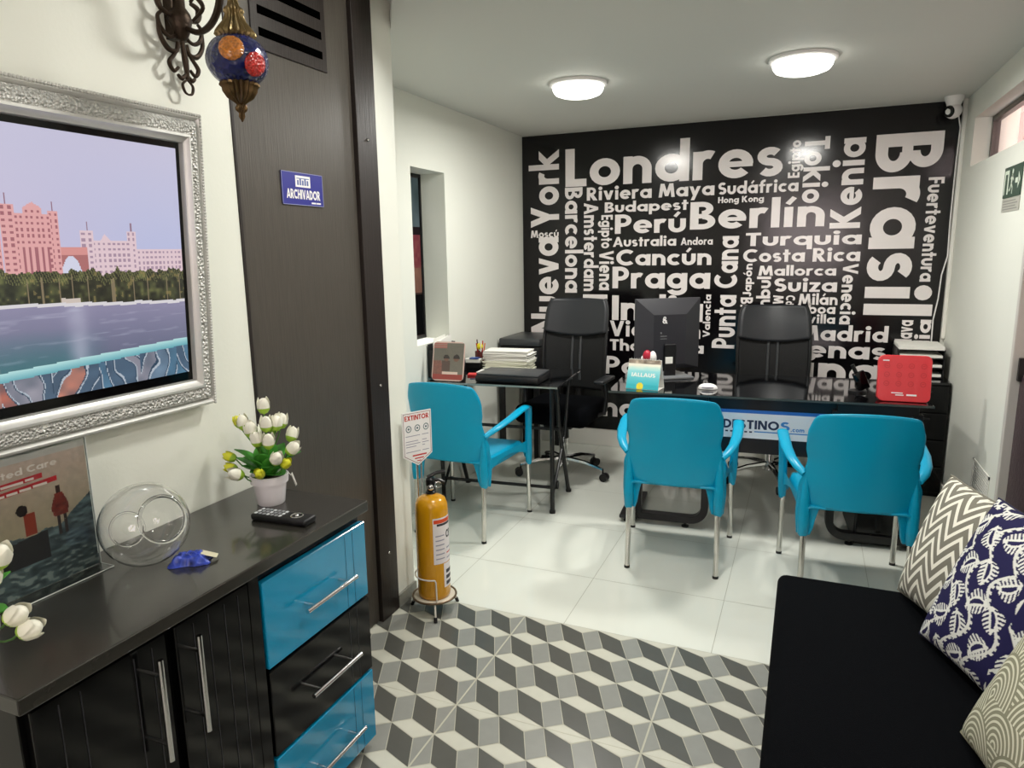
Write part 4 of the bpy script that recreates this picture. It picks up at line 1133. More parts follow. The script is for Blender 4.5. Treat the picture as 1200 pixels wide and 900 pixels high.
# ------------------------------------------------------------------ turquoise armchairs
def armchair(label):
    t = thing('armchair', label, 'armchair', group='turquoise plastic visitor armchairs')
    # backrest (local: sitter looks to +Y)
    def half_w(z):
        pts = [(0.28, 0.226), (0.40, 0.234), (0.52, 0.230), (0.585, 0.212), (0.64, 0.203), (0.70, 0.213), (0.78, 0.229), (0.87, 0.230)]
        for (a, wa), (b, wb) in zip(pts, pts[1:]):
            if z <= b: k = (z-a)/(b-a); k = max(0, min(1, k)); return wa+(wb-wa)*k*k*(3-2*k)
        return pts[-1][1]
    def zt(u): u = abs(u); return 0.862-0.030*u*u-0.060*max(0, (u-0.78)/0.22)**2.4
    def zb(u):
        u = abs(u)
        k = max(0, min(1, (u-0.60)/0.18)); k = k*k*(3-2*k)
        return 0.432*(1-k)+0.300*k
    def back(u, v):
        U = 2*u-1; z = zb(U)+(zt(U)-zb(U))*v
        w = half_w(z)
        ew = 1.0
        if v > 0.80: ew = 1-0.13*((v-0.80)/0.20)**2.2*abs(U)**5
        x = w*U*ew
        y = -0.262-0.085*max(0, (z-0.44))/0.42*1.0+0.062*U*U*(1 if z > 0.40 else 1)
        if z < 0.44: y += 0.02*(0.44-z)/0.14*(1-abs(U))
        return (x, y, z)
    MB().grid(back, 44, 34).build('backrest', turq_pl, t, local=True, solid=0.010, angle=80)
    # sockets swelling around the rear legs
    for s in (-1, 1):
        MB().lathe([(0.013, 0.296), (0.020, 0.305), (0.024, 0.36), (0.022, 0.44), (0.014, 0.52), (0.004, 0.57)], (s*0.205, -0.232, 0), 14).build('leg_socket', turq_pl, t, local=True)
    def seat(u, v):
        U = 2*u-1; y = -0.25+0.50*v
        x = (0.205+0.030*v)*U
        z = 0.432-0.022*math.sin(PI*min(1, v*1.05))*(1-U*U)+0.006*v
        e = max(0, abs(U)-0.90)/0.10; z -= 0.05*e*e
        if v > 0.92: z -= 0.05*((v-0.92)/0.08)**2
        return (x, y, z)
    MB().grid(seat, 26, 24).build('seat', turq_pl, t, local=True, solid=0.010, angle=80)
    for s in (-1, 1):
        mb = MB()
        # arm: from the side of the backrest forward and up, then down to the front leg
        path = [(s*0.212, -0.232, 0.572), (s*0.238, -0.200, 0.594), (s*0.258, -0.14, 0.612), (s*0.272, -0.04, 0.630), (s*0.276, 0.08, 0.648), (s*0.276, 0.16, 0.652), (s*0.272, 0.205, 0.640), (s*0.268, 0.225, 0.60), (s*0.264, 0.232, 0.53), (s*0.260, 0.238, 0.46), (s*0.258, 0.243, 0.40), (s*0.256, 0.247, 0.34), (s*0.255, 0.250, 0.298)]
        vs = []; P = [Vector(q) for q in path]
        wide = [0.016, 0.020, 0.022, 0.025, 0.026, 0.026, 0.024, 0.020, 0.019, 0.020, 0.021, 0.020, 0.016]
        thin = [0.012, 0.012, 0.012, 0.012, 0.012, 0.013, 0.016, 0.019, 0.020, 0.021, 0.021, 0.019, 0.015]
        n = 12
        for i, q in enumerate(P):
            T = (P[min(len(P)-1, i+1)]-P[max(0, i-1)]).normalized()
            X = Vector((1, 0, 0)); X = (X-T*X.dot(T)).normalized(); Z = T.cross(X)
            for k in range(n):
                a = 2*PI*k/n; vs.append(q+X*math.cos(a)*wide[i]+Z*math.sin(a)*thin[i])
        fs = [(i*n+k, i*n+(k+1) % n, (i+1)*n+(k+1) % n, (i+1)*n+k) for i in range(len(P)-1) for k in range(n)]
        fs += [tuple(range(n)), tuple((len(P)-1)*n+k for k in range(n))]
        mb.add(vs, fs)
        # side skirt between the sockets
        def skirt(u, v):
            y = -0.225+0.47*u; x = s*(0.212+0.044*u)
            ztop = 0.440; zbot = 0.36+0.055*math.sin(PI*u)
            return (x, y, ztop+(zbot-ztop)*v)
        mb.grid(skirt, 14, 4)
        mb.build('armrest', turq_pl, t, local=True, angle=70)
    for s in (-1, 1):
        for (x0, y0, x1, y1) in ((0.205, -0.252, 0.203, -0.236), (0.255, 0.256, 0.252, 0.246)):
            l = MB().tube([(s*x0, y0, 0.0), (s*x1, y1, 0.34)], 0.0125, 12).build('leg', alu, t, local=True)
            MB().cyl((s*x0, y0, 0.0), (s*x0, y0+0.0006, 0.012), 0.0138, 12).build('foot_cap', black_pl, l, local=True)
    return t
ch = armchair('turquoise plastic armchair at the left desk, behind the fire extinguisher')
ch.location = (-1.690, 3.366, 0); ch.rotation_euler = (0, 0, math.radians(-1))
dup(ch, (-0.539, 3.367, 0), math.radians(4.3), 'turquoise plastic armchair in the middle, in front of the tent calendar')
dup(ch, (0.223, 3.297, 0), math.radians(5.6), 'turquoise plastic armchair on the right, nearest the black sofa')

# ------------------------------------------------------------------ left desk: dark glass on black trestles
DR = math.radians(5.0); DZ = 0.772
d1 = thing('glass_desk', 'dark glass desk on black metal trestle legs against the left wall', 'desk', (-1.66, 3.82, 0), DR)
MB().rbox(-0.375, 0.405, -0.315, 0.30, DZ-0.012, DZ, 0.002, 1).build('glass_top', [black_glass], d1, local=True, smooth=False)
mb = MB(); mb.box(-0.375, 0.405, -0.3165, -0.3152, DZ-0.011, DZ-0.001); mb.build('glass_edge', glass_edge, d1, local=True, smooth=False)
for x in (-0.34, 0.345):
    mb = MB()
    def leg(a, b, w=0.013):
        mb.tube([a, b], w, 8)
    leg((x, -0.205, 0.0), (x+0.01, -0.245, DZ-0.014)); leg((x+0.005, 0.185, 0.0), (x-0.005, -0.02, DZ-0.30)); leg((x-0.005, -0.02, DZ-0.30), (x, -0.10, DZ-0.014))
    leg((x, -0.20, 0.10), (x-0.005, 0.10, 0.38), 0.009); leg((x, 0.10, 0.38), (x, 0.23, DZ-0.014), 0.011)
    leg((x, -0.235, DZ-0.026), (x, 0.235, DZ-0.026))
    for y, xx in ((-0.205, x), (0.185, x+0.005)): mb.cyl((xx, y, 0), (xx, y, 0.016), 0.018, 10)
    mb.build('trestle', black_metal, d1, local=True)
mb = MB(); mb.tube([(-0.34, -0.19, 0.15), (0.345, -0.19, 0.15)], 0.010, 8); mb.tube([(-0.34, -0.03, 0.46), (0.345, -0.03, 0.46)], 0.010, 8)
mb.build('stretcher', black_metal, d1, local=True)
Md1 = Matrix.Translation((-1.66, 3.82, 0)) @ Matrix.Rotation(DR, 4, 'Z')
def on1(x, y): q = Md1 @ Vector((x, y, DZ)); return (q.x, q.y, DZ)
# closed black laptop-like device
bx = thing('flat_device', 'flat black closed device lying on the left glass desk', 'device', (-1.545, 3.665, DZ), math.radians(3))
MB().rbox(-0.19, 0.19, -0.115, 0.125, 0.001, 0.040, 0.008, 2).build('body', black_pl, bx, local=True)
MB().rbox(-0.186, 0.186, -0.105, 0.122, 0.040, 0.052, 0.004, 2).build('lid', mat('dark grey plastic', '3A3C3E', 0.35), bx, local=True)
# photo card holder
ph = thing('photo_holder', 'slanted acrylic holder with a sepia photo of two people and red lettering', 'photo holder', (-1.895, 3.525, DZ), math.radians(4))
hb = Vector((0, math.sin(math.radians(14)), math.cos(math.radians(14))))
HM = frame3((-0.098, -0.02, 0.004), (1, 0, 0), hb)
def rrect(w, h, r, n=6):
    P = []
    for (cx, cy, a0) in ((w-r, r, -90), (w-r, h-r, 0), (r, h-r, 90), (r, r, 180)):
        for k in range(n+1):
            a = math.radians(a0+90*k/n); P.append((cx+r*math.cos(a), cy+r*math.sin(a)))
    return P
Hw, Hh = 0.200, 0.228
MB().prism(rrect(Hw, Hh, 0.028), HM, -0.004, 0.0).build('card', mat('pinkish acrylic', 'D9B9AE', 0.3), ph, local=True, smooth=False)
def photo(x, y):
    u, v = x/(Hw-0.006), y/(Hh-0.006)
    n = vnoise(x*200, y*200)
    for (cx, cy, r) in ((0.42, 0.56, 0.085), (0.74, 0.56, 0.09)):
        d = math.hypot(u-cx, (v-cy)*1.05)
        if v > cy-0.02 and d < r*1.15: return (44, 30, 28)
        if d < r: return (118, 82, 68)
    if abs(u-0.42) < 0.13 and v < 0.50 and v > 0.22: return (88, 66, 58)
    if v > 0.82 and u < 0.42: return (168, 96, 88) if int(v*40) % 2 else (150, 132, 118)
    if v < 0.13: return (160, 60, 52)
    if 0.14 < v < 0.21 and 0.3 < u < 0.8: return (226, 196, 180)
    if v < 0.5 and u < 0.28+0.3*(0.4-v): return mixc((150, 92, 80), (120, 80, 70), n)
    return mixc((122, 112, 100), (98, 92, 82), v*0.7+0.3*n)
inv = WORLD[ph.name]
painted('photo', Hw-0.012, Hh-0.016, 48, 56, photo, gloss_print, ph, inv @ HM @ Matrix.Translation((0.006, 0.008, 0.0006)))
MB().box(-0.07, 0.07, 0.02, 0.075, 0.0, 0.003).build('foot', acrylic, ph, local=True, smooth=False)
# file holder with loose papers
fh = thing('file_holder', 'tall black file holder behind the sepia photo, papers sticking out', 'file holder', (-2.012, 3.685, DZ), 0)
mb = MB(); mb.box(-0.045, 0.035, -0.10, 0.10, 0.0, 0.006); mb.box(-0.045, -0.040, -0.10, 0.10, 0, 0.20); mb.box(0.030, 0.035, -0.10, 0.10, 0, 0.20); mb.box(-0.045, 0.035, -0.10, -0.095, 0, 0.165); mb.box(-0.045, 0.035, 0.095, 0.10, 0, 0.20)
mb.build('holder', black_pl, fh, local=True, smooth=False)
mb = MB()
for k in range(6):
    a = rnd(-0.25, 0.25); q = Matrix.Rotation(a, 4, 'X'); x = -0.032+k*0.011
    mb.add([(x+rnd(-.004, .004), -0.085, 0.03), (x, 0.08, 0.03), (x+rnd(-.01, .02), 0.075, 0.225+rnd(-.01, .02)), (x+rnd(-.01, .03), -0.08, 0.215+rnd(-.01, .02))], [(0, 1, 2, 3)])
mb.build('papers', white_paper, fh, local=True, solid=0.001, smooth=False)
# pen cup with a yellow ball
pc = thing('pen_cup', 'dark pen cup with a yellow ball topped pen and red pens', 'pen cup', (-1.955, 4.10, DZ))
MB().lathe([(0.0, 0.0), (0.036, 0.0), (0.038, 0.095), (0.035, 0.095), (0.033, 0.006), (0, 0.006)], n=20).build('cup', mat('dark red cup', '57201C', 0.4), pc, local=True)
for k, (a, m) in enumerate(((0, mat('orange pen', 'D2691E', 0.4)), (1.5, mat('red pen', 'B3201C', 0.4)), (2.8, mat('brown pen', '4A3026', 0.4)), (4.2, mat('red pen', 'B3201C', 0.4)), (5.2, white_pl))):
    MB().cyl((0.012*math.cos(a), 0.012*math.sin(a), 0.008), (0.032*math.cos(a), 0.032*math.sin(a), 0.150+0.01*(k % 3)), 0.004, 8).build('pen', m, pc, local=True)
MB().sphere((0.0, -0.012, 0.128), 0.022, 12).build('yellow_ball', mat('yellow ball', 'DCD11E', 0.4), pc, local=True)
o = tag(MB().rbox(-0.012, 0.012, -0.045, 0.045, 0.0, 0.175, 0.003, 1, Matrix.Translation((-1.975, 3.86, DZ)) @ Matrix.Rotation(math.radians(-6), 4, 'Y')).build('phone_handset', black_pl, smooth=False), 'slim upright black handset between the sepia photo and the pen cup', 'handset')
nb = thing('note_box', 'small white and blue note box in front of the pen cup', 'note box', (-1.950, 3.985, DZ), math.radians(8))
MB().rbox(-0.055, 0.055, -0.03, 0.03, 0.0, 0.040, 0.003, 1).build('box', black_pl, nb, local=True, smooth=False)
MB().box(-0.050, 0.050, -0.026, 0.026, 0.040, 0.062).build('notes', white_paper, nb, local=True, smooth=False)
MB().box(-0.02, 0.035, -0.0275, 0.020, 0.062, 0.070).build('blue_pad', mat('blue card', '2F4C8E', 0.5), nb, local=True, smooth=False)
rcd = tag(MB().rbox(-0.045, 0.045, -0.03, 0.03, 0.0, 0.012, 0.002, 1, Matrix.Translation((-1.825, 3.745, DZ)) @ Matrix.Rotation(0.3, 4, 'Z')).build('red_wallet', mat('red card', 'C22A2A', 0.5), smooth=False), 'small flat red case left of the black closed device', 'case')
shp = tag(MB().box(-0.15, 0.11, -0.055, 0.055, 0.0005, 0.004, Matrix.Translation((-1.72, 3.905, DZ)) @ Matrix.Rotation(0.1, 4, 'Z')).build('paper_sheet', white_paper, smooth=False), 'loose white sheets lying in front of the paper stack', 'paper')
sk = thing('paper_stack', 'untidy stack of white papers on the left desk beside the office chair', 'papers', (-1.735, 4.06, DZ+0.0005), DR)
random.seed(11)
mb = MB(); z = 0
for k in range(30):
    h = rnd(0.003, 0.005); a = rnd(-0.07, 0.07); dx, dy = rnd(-0.012, 0.014), rnd(-0.008, 0.008)
    mb.box(-0.14+dx, 0.15+dx, -0.09+dy, 0.07+dy, z, z+h, Matrix.Rotation(a, 4, 'Z')); z += h
    if k in (13, 29): mb.build('lower_bundle' if k == 13 else 'upper_bundle', mat('paper cream', 'DCDCCB', 0.7) if k == 13 else white_paper, sk, local=True, smooth=False); mb = MB()
# printer on a side table
tb = thing('side_table', 'black side table in the far left corner under the printer', 'table', (-1.84, 4.80, 0))
MB().rbox(-0.205, 0.115, -0.24, 0.27, 0.60, 0.63, 0.004, 1).build('table_top', black_metal, tb, local=True, smooth=False)
for x in (-0.18, 0.09):
    for y in (-0.21, 0.24): MB().box(x-0.018, x+0.018, y-0.018, y+0.018, 0, 0.60).build('leg', black_metal, tb, local=True, smooth=False)
pr = thing('printer', 'black printer in the far left corner behind the paper stack', 'printer', (-1.84, 4.80, 0.63))
MB().rbox(-0.20, 0.108, -0.20, 0.23, 0.0, 0.205, 0.012, 2).build('body', black_pl, pr, local=True)
MB().rbox(-0.205, 0.112, -0.205, 0.235, 0.208, 0.262, 0.012, 2).build('scanner_lid', mat('dark grey plastic', '3A3C3E', 0.35), pr, local=True)
MB().box(-0.15, 0.07, -0.27, -0.19, 0.05, 0.058).build('paper_tray', black_pl, pr, local=True, smooth=False)

# poster and dark cabinet beyond the wall opening
def far_pic(x, y):
    v = y/1.0; n = vnoise(x*30, y*30)
    if v > 0.52: return mixc((150, 170, 178), (96, 116, 118), 0.9*vnoise(x*9, y*9))
    if v > 0.46: return (60, 44, 48)
    if v > 0.2: return mixc((190, 84, 100), (214, 130, 124), n)
    return mixc((226, 164, 140), (206, 150, 130), n)
fp = tag(painted('picture_print', 0.55, 1.0, 44, 80, far_pic, print_m, None, frame3((-2.93, 4.58, 1.19), (0, 1, 0), (0, 0, 1))), 'blue and pink picture seen through the narrow wall opening', 'picture')
bxo = MB().box(-0.001, 0.55, 0, 1.0, -0.02, -0.002, frame3((-2.93, 4.58, 1.19), (0, 1, 0), (0, 0, 1)))
bxo.build('backing_board', black_metal, fp, smooth=False)
cb = thing('storage_cabinet', 'black cabinet seen through the narrow wall opening below the picture', 'cabinet', (-2.9, 4.85, 0))
MB().rbox(-0.28, 0.10, -0.60, 0.60, 0.0, 1.19, 0.004, 1).build('body', black_metal, cb, local=True, smooth=False)
MB().box(0.10, 0.103, -0.005, 0.005, 0.05, 1.15).build('door_gap', mat('black slot', '020202', 0.9, spec=0.0), cb, local=True, smooth=False)

# ------------------------------------------------------------------ main desk
R2 = math.radians(4.2)
d2 = thing('glass_desk', 'long black glass desk with a DESTINOS banner, in the middle of the office', 'desk', (-0.215, 4.05, 0), R2)
D2Z = 0.750
MB().rbox(-0.785, 0.785, -0.345, 0.36, D2Z-0.012, D2Z, 0.002, 1).build('glass_top', black_glass, d2, local=True, smooth=False)
MB().box(-0.785, 0.785, -0.3464, -0.3452, D2Z-0.011, D2Z-0.001).build('glass_edge', mat('dark glass edge', '4A514E', 0.2), d2, local=True, smooth=False)
panel_m = mat('black laminate', '15151A', 0.3)
pan = MB().rbox(-0.30, 0.70, -0.30, -0.28, 0.440, D2Z-0.014, 0.002, 1).build('modesty_panel', panel_m, d2, local=True, smooth=False)
def bn_(x0, x1, z0, z1, y, name, m, par):
    return MB().box(x0, x1, y, y+0.0006, z0, z1).build(name, m, par, local=True, smooth=False)
ban = bn_(-0.30, 0.325, 0.522, 0.672, -0.3008, 'banner', mat('banner white blue', 'E4EAF2', 0.35), pan)
bn_(-0.30, 0.325, 0.656, 0.674, -0.3014, 'blue_stripe', mat('banner blue', '2B6CC0', 0.35), pan)
navy_p = mat('navy print', '1C2F52', 0.4); sky_p = mat('sky blue print', '3C86CE', 0.4)
def btxt(s, x0, x1, z0, z1, m, gap=0.09):
    mb = MB(); lettering(mb, s, frame3((x0, -0.3016, z0), (1, 0, 0), (0, 0, 1)), x1-x0, z1-z0, gap=gap); mb.build('banner_lettering', m, pan, local=True, smooth=False)
btxt('DESTINO', -0.178, 0.100, 0.572, 0.620, navy_p); btxt('S', 0.108, 0.152, 0.572, 0.620, sky_p); btxt('.com', 0.158, 0.222, 0.570, 0.586, sky_p)
bn_(-0.02, 0.252, 0.556, 0.562, -0.3014, 'blue_underline', sky_p, pan)
mb = MB()
for k in range(6): mb.box(-0.165+k*0.024, -0.151+k*0.024, -0.3016, -0.301, 0.552, 0.560)
mb.build('banner_dots', navy_p, pan, local=True, smooth=False)
def sled(x0, x1, flip):
    mb = MB(); r = 0.075; w = 0.022
    yq = -0.335
    a, b = (x0, x1) if not flip else (x1, x0)
    s = 1 if not flip else -1
    path = [(a, yq, 0.70), (a, yq, 0.045), (b-s*r, yq, 0.045)]
    for k in range(1, 8):
        t = PI/2*k/8; path.append((b-s*r+s*r*math.sin(t), yq, 0.045+r-r*math.cos(t)))
    path += [(b, yq, 0.045+r), (b, yq, 0.70)]
    # flat bar profile: extrude along Y
    P = [Vector(q) for q in path]; vs = []
    for i, q in enumerate(P):
        if i == 0: T = P[1]-P[0]
        elif i == len(P)-1: T = P[-1]-P[-2]
        else: T = (P[i]-P[i-1]).normalized()+(P[i+1]-P[i]).normalized()
        T.normalize(); N = Vector((T.z, 0, -T.x)); k = 1.0
        if i == 1: k = 1.41
        for (p_, y_) in ((-w*k, -0.0), (w*k, -0.0), (w*k, 0.05), (-w*k, 0.05)): vs.append(q+N*p_*0.9+Vector((0, y_, 0)))
    fs = [(i*4+j, i*4+(j+1) % 4, (i+1)*4+(j+1) % 4, (i+1)*4+j) for i in range(len(P)-1) for j in range(4)]+[(0, 1, 2, 3), tuple(len(P)*4-4+k for k in range(4))]
    mb.add(vs, fs)
    mb.rbox(min(a, a-s*0.10), max(a, a-s*0.10), yq-0.01, yq+0.42, 0.022, 0.042, 0.003, 1)
    mb.box(min(a, b), max(a, b), yq+0.0, yq+0.05, 0.69, 0.737)
    l = mb.build('sled_leg', black_metal, d2, local=True, smooth=False, bevel=0.002)
    for x, y in ((a-s*0.06, yq+0.02), (b-s*0.10, yq+0.02), (a-s*0.06, yq+0.38)):
        MB().lathe([(0, 0), (0.020, 0), (0.020, 0.008), (0.008, 0.012), (0.008, 0.024), (0, 0.024)], (x, y, 0), 14).build('glide', black_pl, l, local=True)
sled(-0.615, -0.255, False); sled(0.365, 0.725, True)
Md2 = WORLD[d2.name]
def on2(x, y): q = Md2 @ Vector((x, y, D2Z)); return Vector((q.x, q.y, D2Z))
# computer tower under the desk
ct = thing('computer_tower', 'black computer tower on the floor under the desk behind the right armchair', 'computer', (0.375, 3.98, 0), R2)
MB().rbox(-0.10, 0.10, -0.20, 0.22, 0.008, 0.43, 0.005, 1).build('case', black_pl, ct, local=True, smooth=False)
MB().rbox(-0.09, 0.09, -0.206, -0.199, 0.02, 0.42, 0.003, 1).build('front_panel', black_gloss, ct, local=True, smooth=False)
# monitor seen from behind
mo = thing('computer_monitor', 'black computer monitor seen from behind with a white emblem', 'monitor', (-0.760, 4.20, D2Z), math.radians(34))
def mon_shell():
    mb = MB(); W2, zb0, zt0 = 0.205, 0.045, 0.470
    # local: back of the screen faces -Y
    o = [(-W2, 0.012, zb0), (W2, 0.012, zb0), (W2, 0.012, zt0), (-W2, 0.012, zt0)]
    e = [(-W2, -0.004, zb0), (W2, -0.004, zb0), (W2, -0.004, zt0), (-W2, -0.004, zt0)]
    i = [(-W2*0.50, -0.040, zb0+0.03), (W2*0.50, -0.040, zb0+0.03), (W2*0.50, -0.040, zt0-0.095), (-W2*0.50, -0.040, zt0-0.095)]
    mb.add(o+e+i, [(0, 1, 2, 3)]+[(k, (k+1) % 4, 4+(k+1) % 4, 4+k) for k in range(4)]+[(4+k, 4+(k+1) % 4, 8+(k+1) % 4, 8+k) for k in range(4)]+[(8, 9, 10, 11)])
    return mb
mon_m = mat('charcoal plastic', '2A2A2F', 0.38)
mon_shell().build('shell', mon_m, mo, local=True, smooth=False, bevel=0.003)
MB().box(-0.198, 0.198, 0.012, 0.0135, 0.055, 0.462).build('screen', black_gloss, mo, local=True, smooth=False)
mb = MB(); mb.rbox(-0.035, 0.035, -0.060, -0.040, 0.0, 0.20, 0.004, 1); mb.build('stand_neck', black_pl, mo, local=True, smooth=False)
MB().rbox(-0.11, 0.12, -0.13, 0.09, 0.0, 0.012, 0.004, 2).build('stand_foot', mat('grey plastic', '6F7173', 0.3), mo, local=True)
mb = MB()
for q_ in _ring(0, 0, 0.014, 0.012, 0, 360, 0.006)+_ring(0.0, 0.020, 0.009, 0.009, 0, 360, 0.005)+_bar((-0.012, 0.016), (0.016, -0.012), 0.006):
    mb.add([(x-0.035, -0.0408, y+0.335) for x, y in q_], [tuple(range(len(q_)))])
mb.build('emblem', white_pl, mo, local=True, smooth=False)
MB().rbox(-0.034, 0.012, -0.0640, -0.0602, 0.085, 0.125, 0.001, 1).build('white_sticker', white_paper, mo, local=True, smooth=False)
mb = MB(); mb.box(-0.06, -0.02, -0.0414, -0.0400, 0.245, 0.250); mb.box(-0.06, -0.02, -0.0414, -0.04, 0.230, 0.234); mb.box(-0.06, -0.052, -0.0414, -0.04, 0.262, 0.272)
mb.build('port_strip', mat('grey plastic', '6F7173', 0.3), mo, local=True, smooth=False)
# tent calendar
ca = thing('tent_calendar', 'turquoise tent calendar standing on the middle desk', 'calendar', (-0.800, 3.785, D2Z+0.0005), math.radians(-6))
hc = 0.158; wc = 0.185; dp = 0.055
cbk = MB(); cbk.add([(-wc/2, -dp, 0), (wc/2, -dp, 0), (wc/2, 0, hc), (-wc/2, 0, hc), (-wc/2, dp, 0), (wc/2, dp, 0)], [(0, 1, 2, 3), (3, 2, 5, 4), (0, 4, 5, 1)])
cbk.build('stand_card', white_paper, ca, local=True, solid=0.0016, smooth=False)
CMx = WORLD[ca.name] @ frame3((-wc/2+0.001, -dp-0.0014, 0.001), (1, 0, 0), (0, dp, hc))
sl_h = math.hypot(dp, hc)
def cal(x, y):
    u, v = x/wc, y/sl_h
    if math.hypot((u-0.42)*1.1, (v-0.10)) < 0.115: return (232, 214, 62)
    if v < 0.16: return (56, 178, 190)
    if v > 0.86:
        n = vnoise(u*12, v*12)
        return mixc((110, 96, 84), (206, 190, 170), n)
    if v > 0.62: return mixc((150, 214, 216), (236, 232, 214), (v-0.62)/0.2+0.3*vnoise(u*7, v*7))
    return mixc((74, 188, 200), (150, 214, 216), (v-0.2)/0.42)
painted('calendar_page', wc-0.002, sl_h-0.002, 40, 36, cal, print_m, ca, CMx)
MM = frame3((-wc/2+0.025, -dp-0.0018+dp*0.42, hc*0.42), (1, 0, 0), (0, dp, hc)); mb = MB(); lettering(mb, 'IALLAUS', MM, 0.135, 0.022); mb.build('page_lettering', white_paper, ca, local=True, smooth=False)
mb = MB()
for k in range(12):
    x = -wc/2+0.015+k*0.0141; mb.tube([(x, 0.006*math.cos(a), hc+0.002+0.006*math.sin(a)) for a in [2*PI*j/8 for j in range(8)]], 0.0009, 5, closed=True)
mb.build('wire_binding', chrome, ca, local=True)
# red and white figurine behind it
fg = thing('figurine', 'small red and white ornament behind the tent calendar', 'ornament', (-0.815, 3.96, D2Z+0.0))
MB().lathe([(0, 0), (0.028, 0), (0.030, 0.02), (0.022, 0.08), (0.026, 0.11), (0, 0.112)], n=16).build('base', white_pl, fg, local=True)
mb = MB(); mb.sphere((-0.012, -0.004, 0.150), 0.026, 12, (1, 1, 1.5)); mb.build('red_figure', mat('crimson glaze', 'A81C34', 0.35), fg, local=True)
mb = MB(); mb.sphere((0.020, 0.0, 0.145), 0.022, 12, (1, 1, 1.7)); mb.sphere((-0.034, 0.0, 0.13), 0.016, 10, (1, 1, 1.6)); mb.build('white_figure', white_pl, fg, local=True)
# white tape / mouse
ms = thing('computer_mouse', 'small white oval mouse on the black glass desk', 'mouse', (-0.470, 3.86, D2Z), R2)
def msf(u, v):
    a = 2*PI*u; b = PI/2*v; return (0.052*math.cos(a)*math.cos(b), 0.030*math.sin(a)*math.cos(b), 0.030*math.sin(b)**0.8+0.002)
MB().grid(msf, 24, 8).build('shell', white_pl, ms, local=True)
mb = MB(); mb.box(-0.03, 0.03, -0.0315, -0.029, 0.010, 0.016); mb.build('dark_strip', gy, ms, local=True, smooth=False)
# red planner panel
rb = thing('red_box', 'red rounded box with rows of small embossed icons at the right desk end', 'box', (0.462, 3.845, D2Z), math.radians(2))
rbM = frame3((-0.114, -0.03, 0.002), (1, 0, 0), (0, 0.16, 1))
red_pl = mat('coral red plastic', 'D8323A', 0.3, coat=0.2)
MB().prism(rrect(0.232, 0.228, 0.028), rbM, -0.045, 0.0).build('body', red_pl, rb, local=True, smooth=True, bevel=0.003, angle=30)
ri = mat('embossed red', 'C2262E', 0.4)
for r in range(3):
    for c in range(4):
        mb = MB(); cx, cy = 0.038+c*0.053, 0.088+r*0.044
        for q_ in _ring(cx, cy, 0.013, 0.013, 0, 360, 0.003, 14)+_bar((cx-0.006, cy), (cx+0.006, cy+0.002*(c-1.5)), 0.003):
            mb.add([rbM @ Vector((x, y, 0.0008)) for x, y in q_], [tuple(range(len(q_)))])
        mb.build('icon', ri, rb, local=True, smooth=False)
for (x0, x1, y0, y1) in ((0.062, 0.112, 0.040, 0.045), (0.080, 0.116, 0.030, 0.035), (0.128, 0.172, 0.030, 0.038), (0.018, 0.046, 0.198, 0.204)): MB().box(x0, x1, y0, y1, 0.0, 0.0012, rbM).build('white_print', white_pl, rb, local=True, smooth=False)
# black gooseneck item left of it
gn = thing('desk_stand', 'small black slanted stand to the left of the red box', 'stand', (0.275, 4.02, D2Z), 0.2)
MB().lathe([(0, 0), (0.045, 0), (0.045, 0.010), (0.015, 0.016), (0, 0.016)], n=20).build('base', black_pl, gn, local=True)
mb = MB(); mb.tube([(0.0, 0, 0.01), (0.0, 0, 0.06), (-0.012, 0, 0.10), (-0.035, 0, 0.145)], 0.010, 8); mb.build('neck', black_pl, gn, local=True)
MB().rbox(-0.03, 0.03, -0.010, 0.010, -0.05, 0.05, 0.006, 2, Matrix.Translation((0.008, -0.02, 0.065)) @ Matrix.Rotation(-0.4, 4, 'Y')).build('head', black_gloss, gn, local=True)

# ------------------------------------------------------------------ corner drawer tower
cc = thing('drawer_tower', 'tall glossy black drawer unit in the far right corner', 'drawer unit', (0.665, 4.92, 0))
MB().rbox(0.505, 0.812, 4.71, 5.130, 0.0, 0.690, 0.003, 1).build('carcass', black_gloss, cc, smooth=False)
MB().rbox(0.500, 0.815, 4.70, 5.132, 0.690, 0.706, 0.003, 1).build('top', black_glass, cc, smooth=False)
for k in range(4):
    z = 0.03+k*0.165
    d = MB().rbox(0.510, 0.807, 4.692, 4.71, z, z+0.158, 0.003, 1).build('drawer', black_gloss, cc, smooth=False)
    MB().box(0.62, 0.72, 4.684, 4.693, z+0.12, z+0.132).build('drawer_pull', black_metal, d, smooth=False, bevel=0.002)

tr = thing('letter_tray', 'three tier black letter tray with white papers on the corner drawer unit', 'letter tray', (0.665, 4.97, 0.7065))
for k in range(3):
    z = 0.7065+0.058*k
    t_ = MB().box(0.535, 0.790, 4.83, 5.12, z+0.004, z+0.010); t_.box(0.535, 0.541, 4.83, 5.12, z, z+0.060); t_.box(0.784, 0.790, 4.83, 5.12, z, z+0.060); t_.box(0.535, 0.790, 5.114, 5.12, z, z+0.060)
    t_ = t_.build('tray', black_pl, tr, smooth=False)
    MB().box(0.548, 0.778, 4.835, 5.10, z+0.011, z+0.026).build('papers', white_paper, t_, smooth=False)
MB().box(0.540, 0.785, 4.835, 5.11, 0.7065+0.174, 0.7065+0.196).build('papers', white_paper, tr, smooth=False)
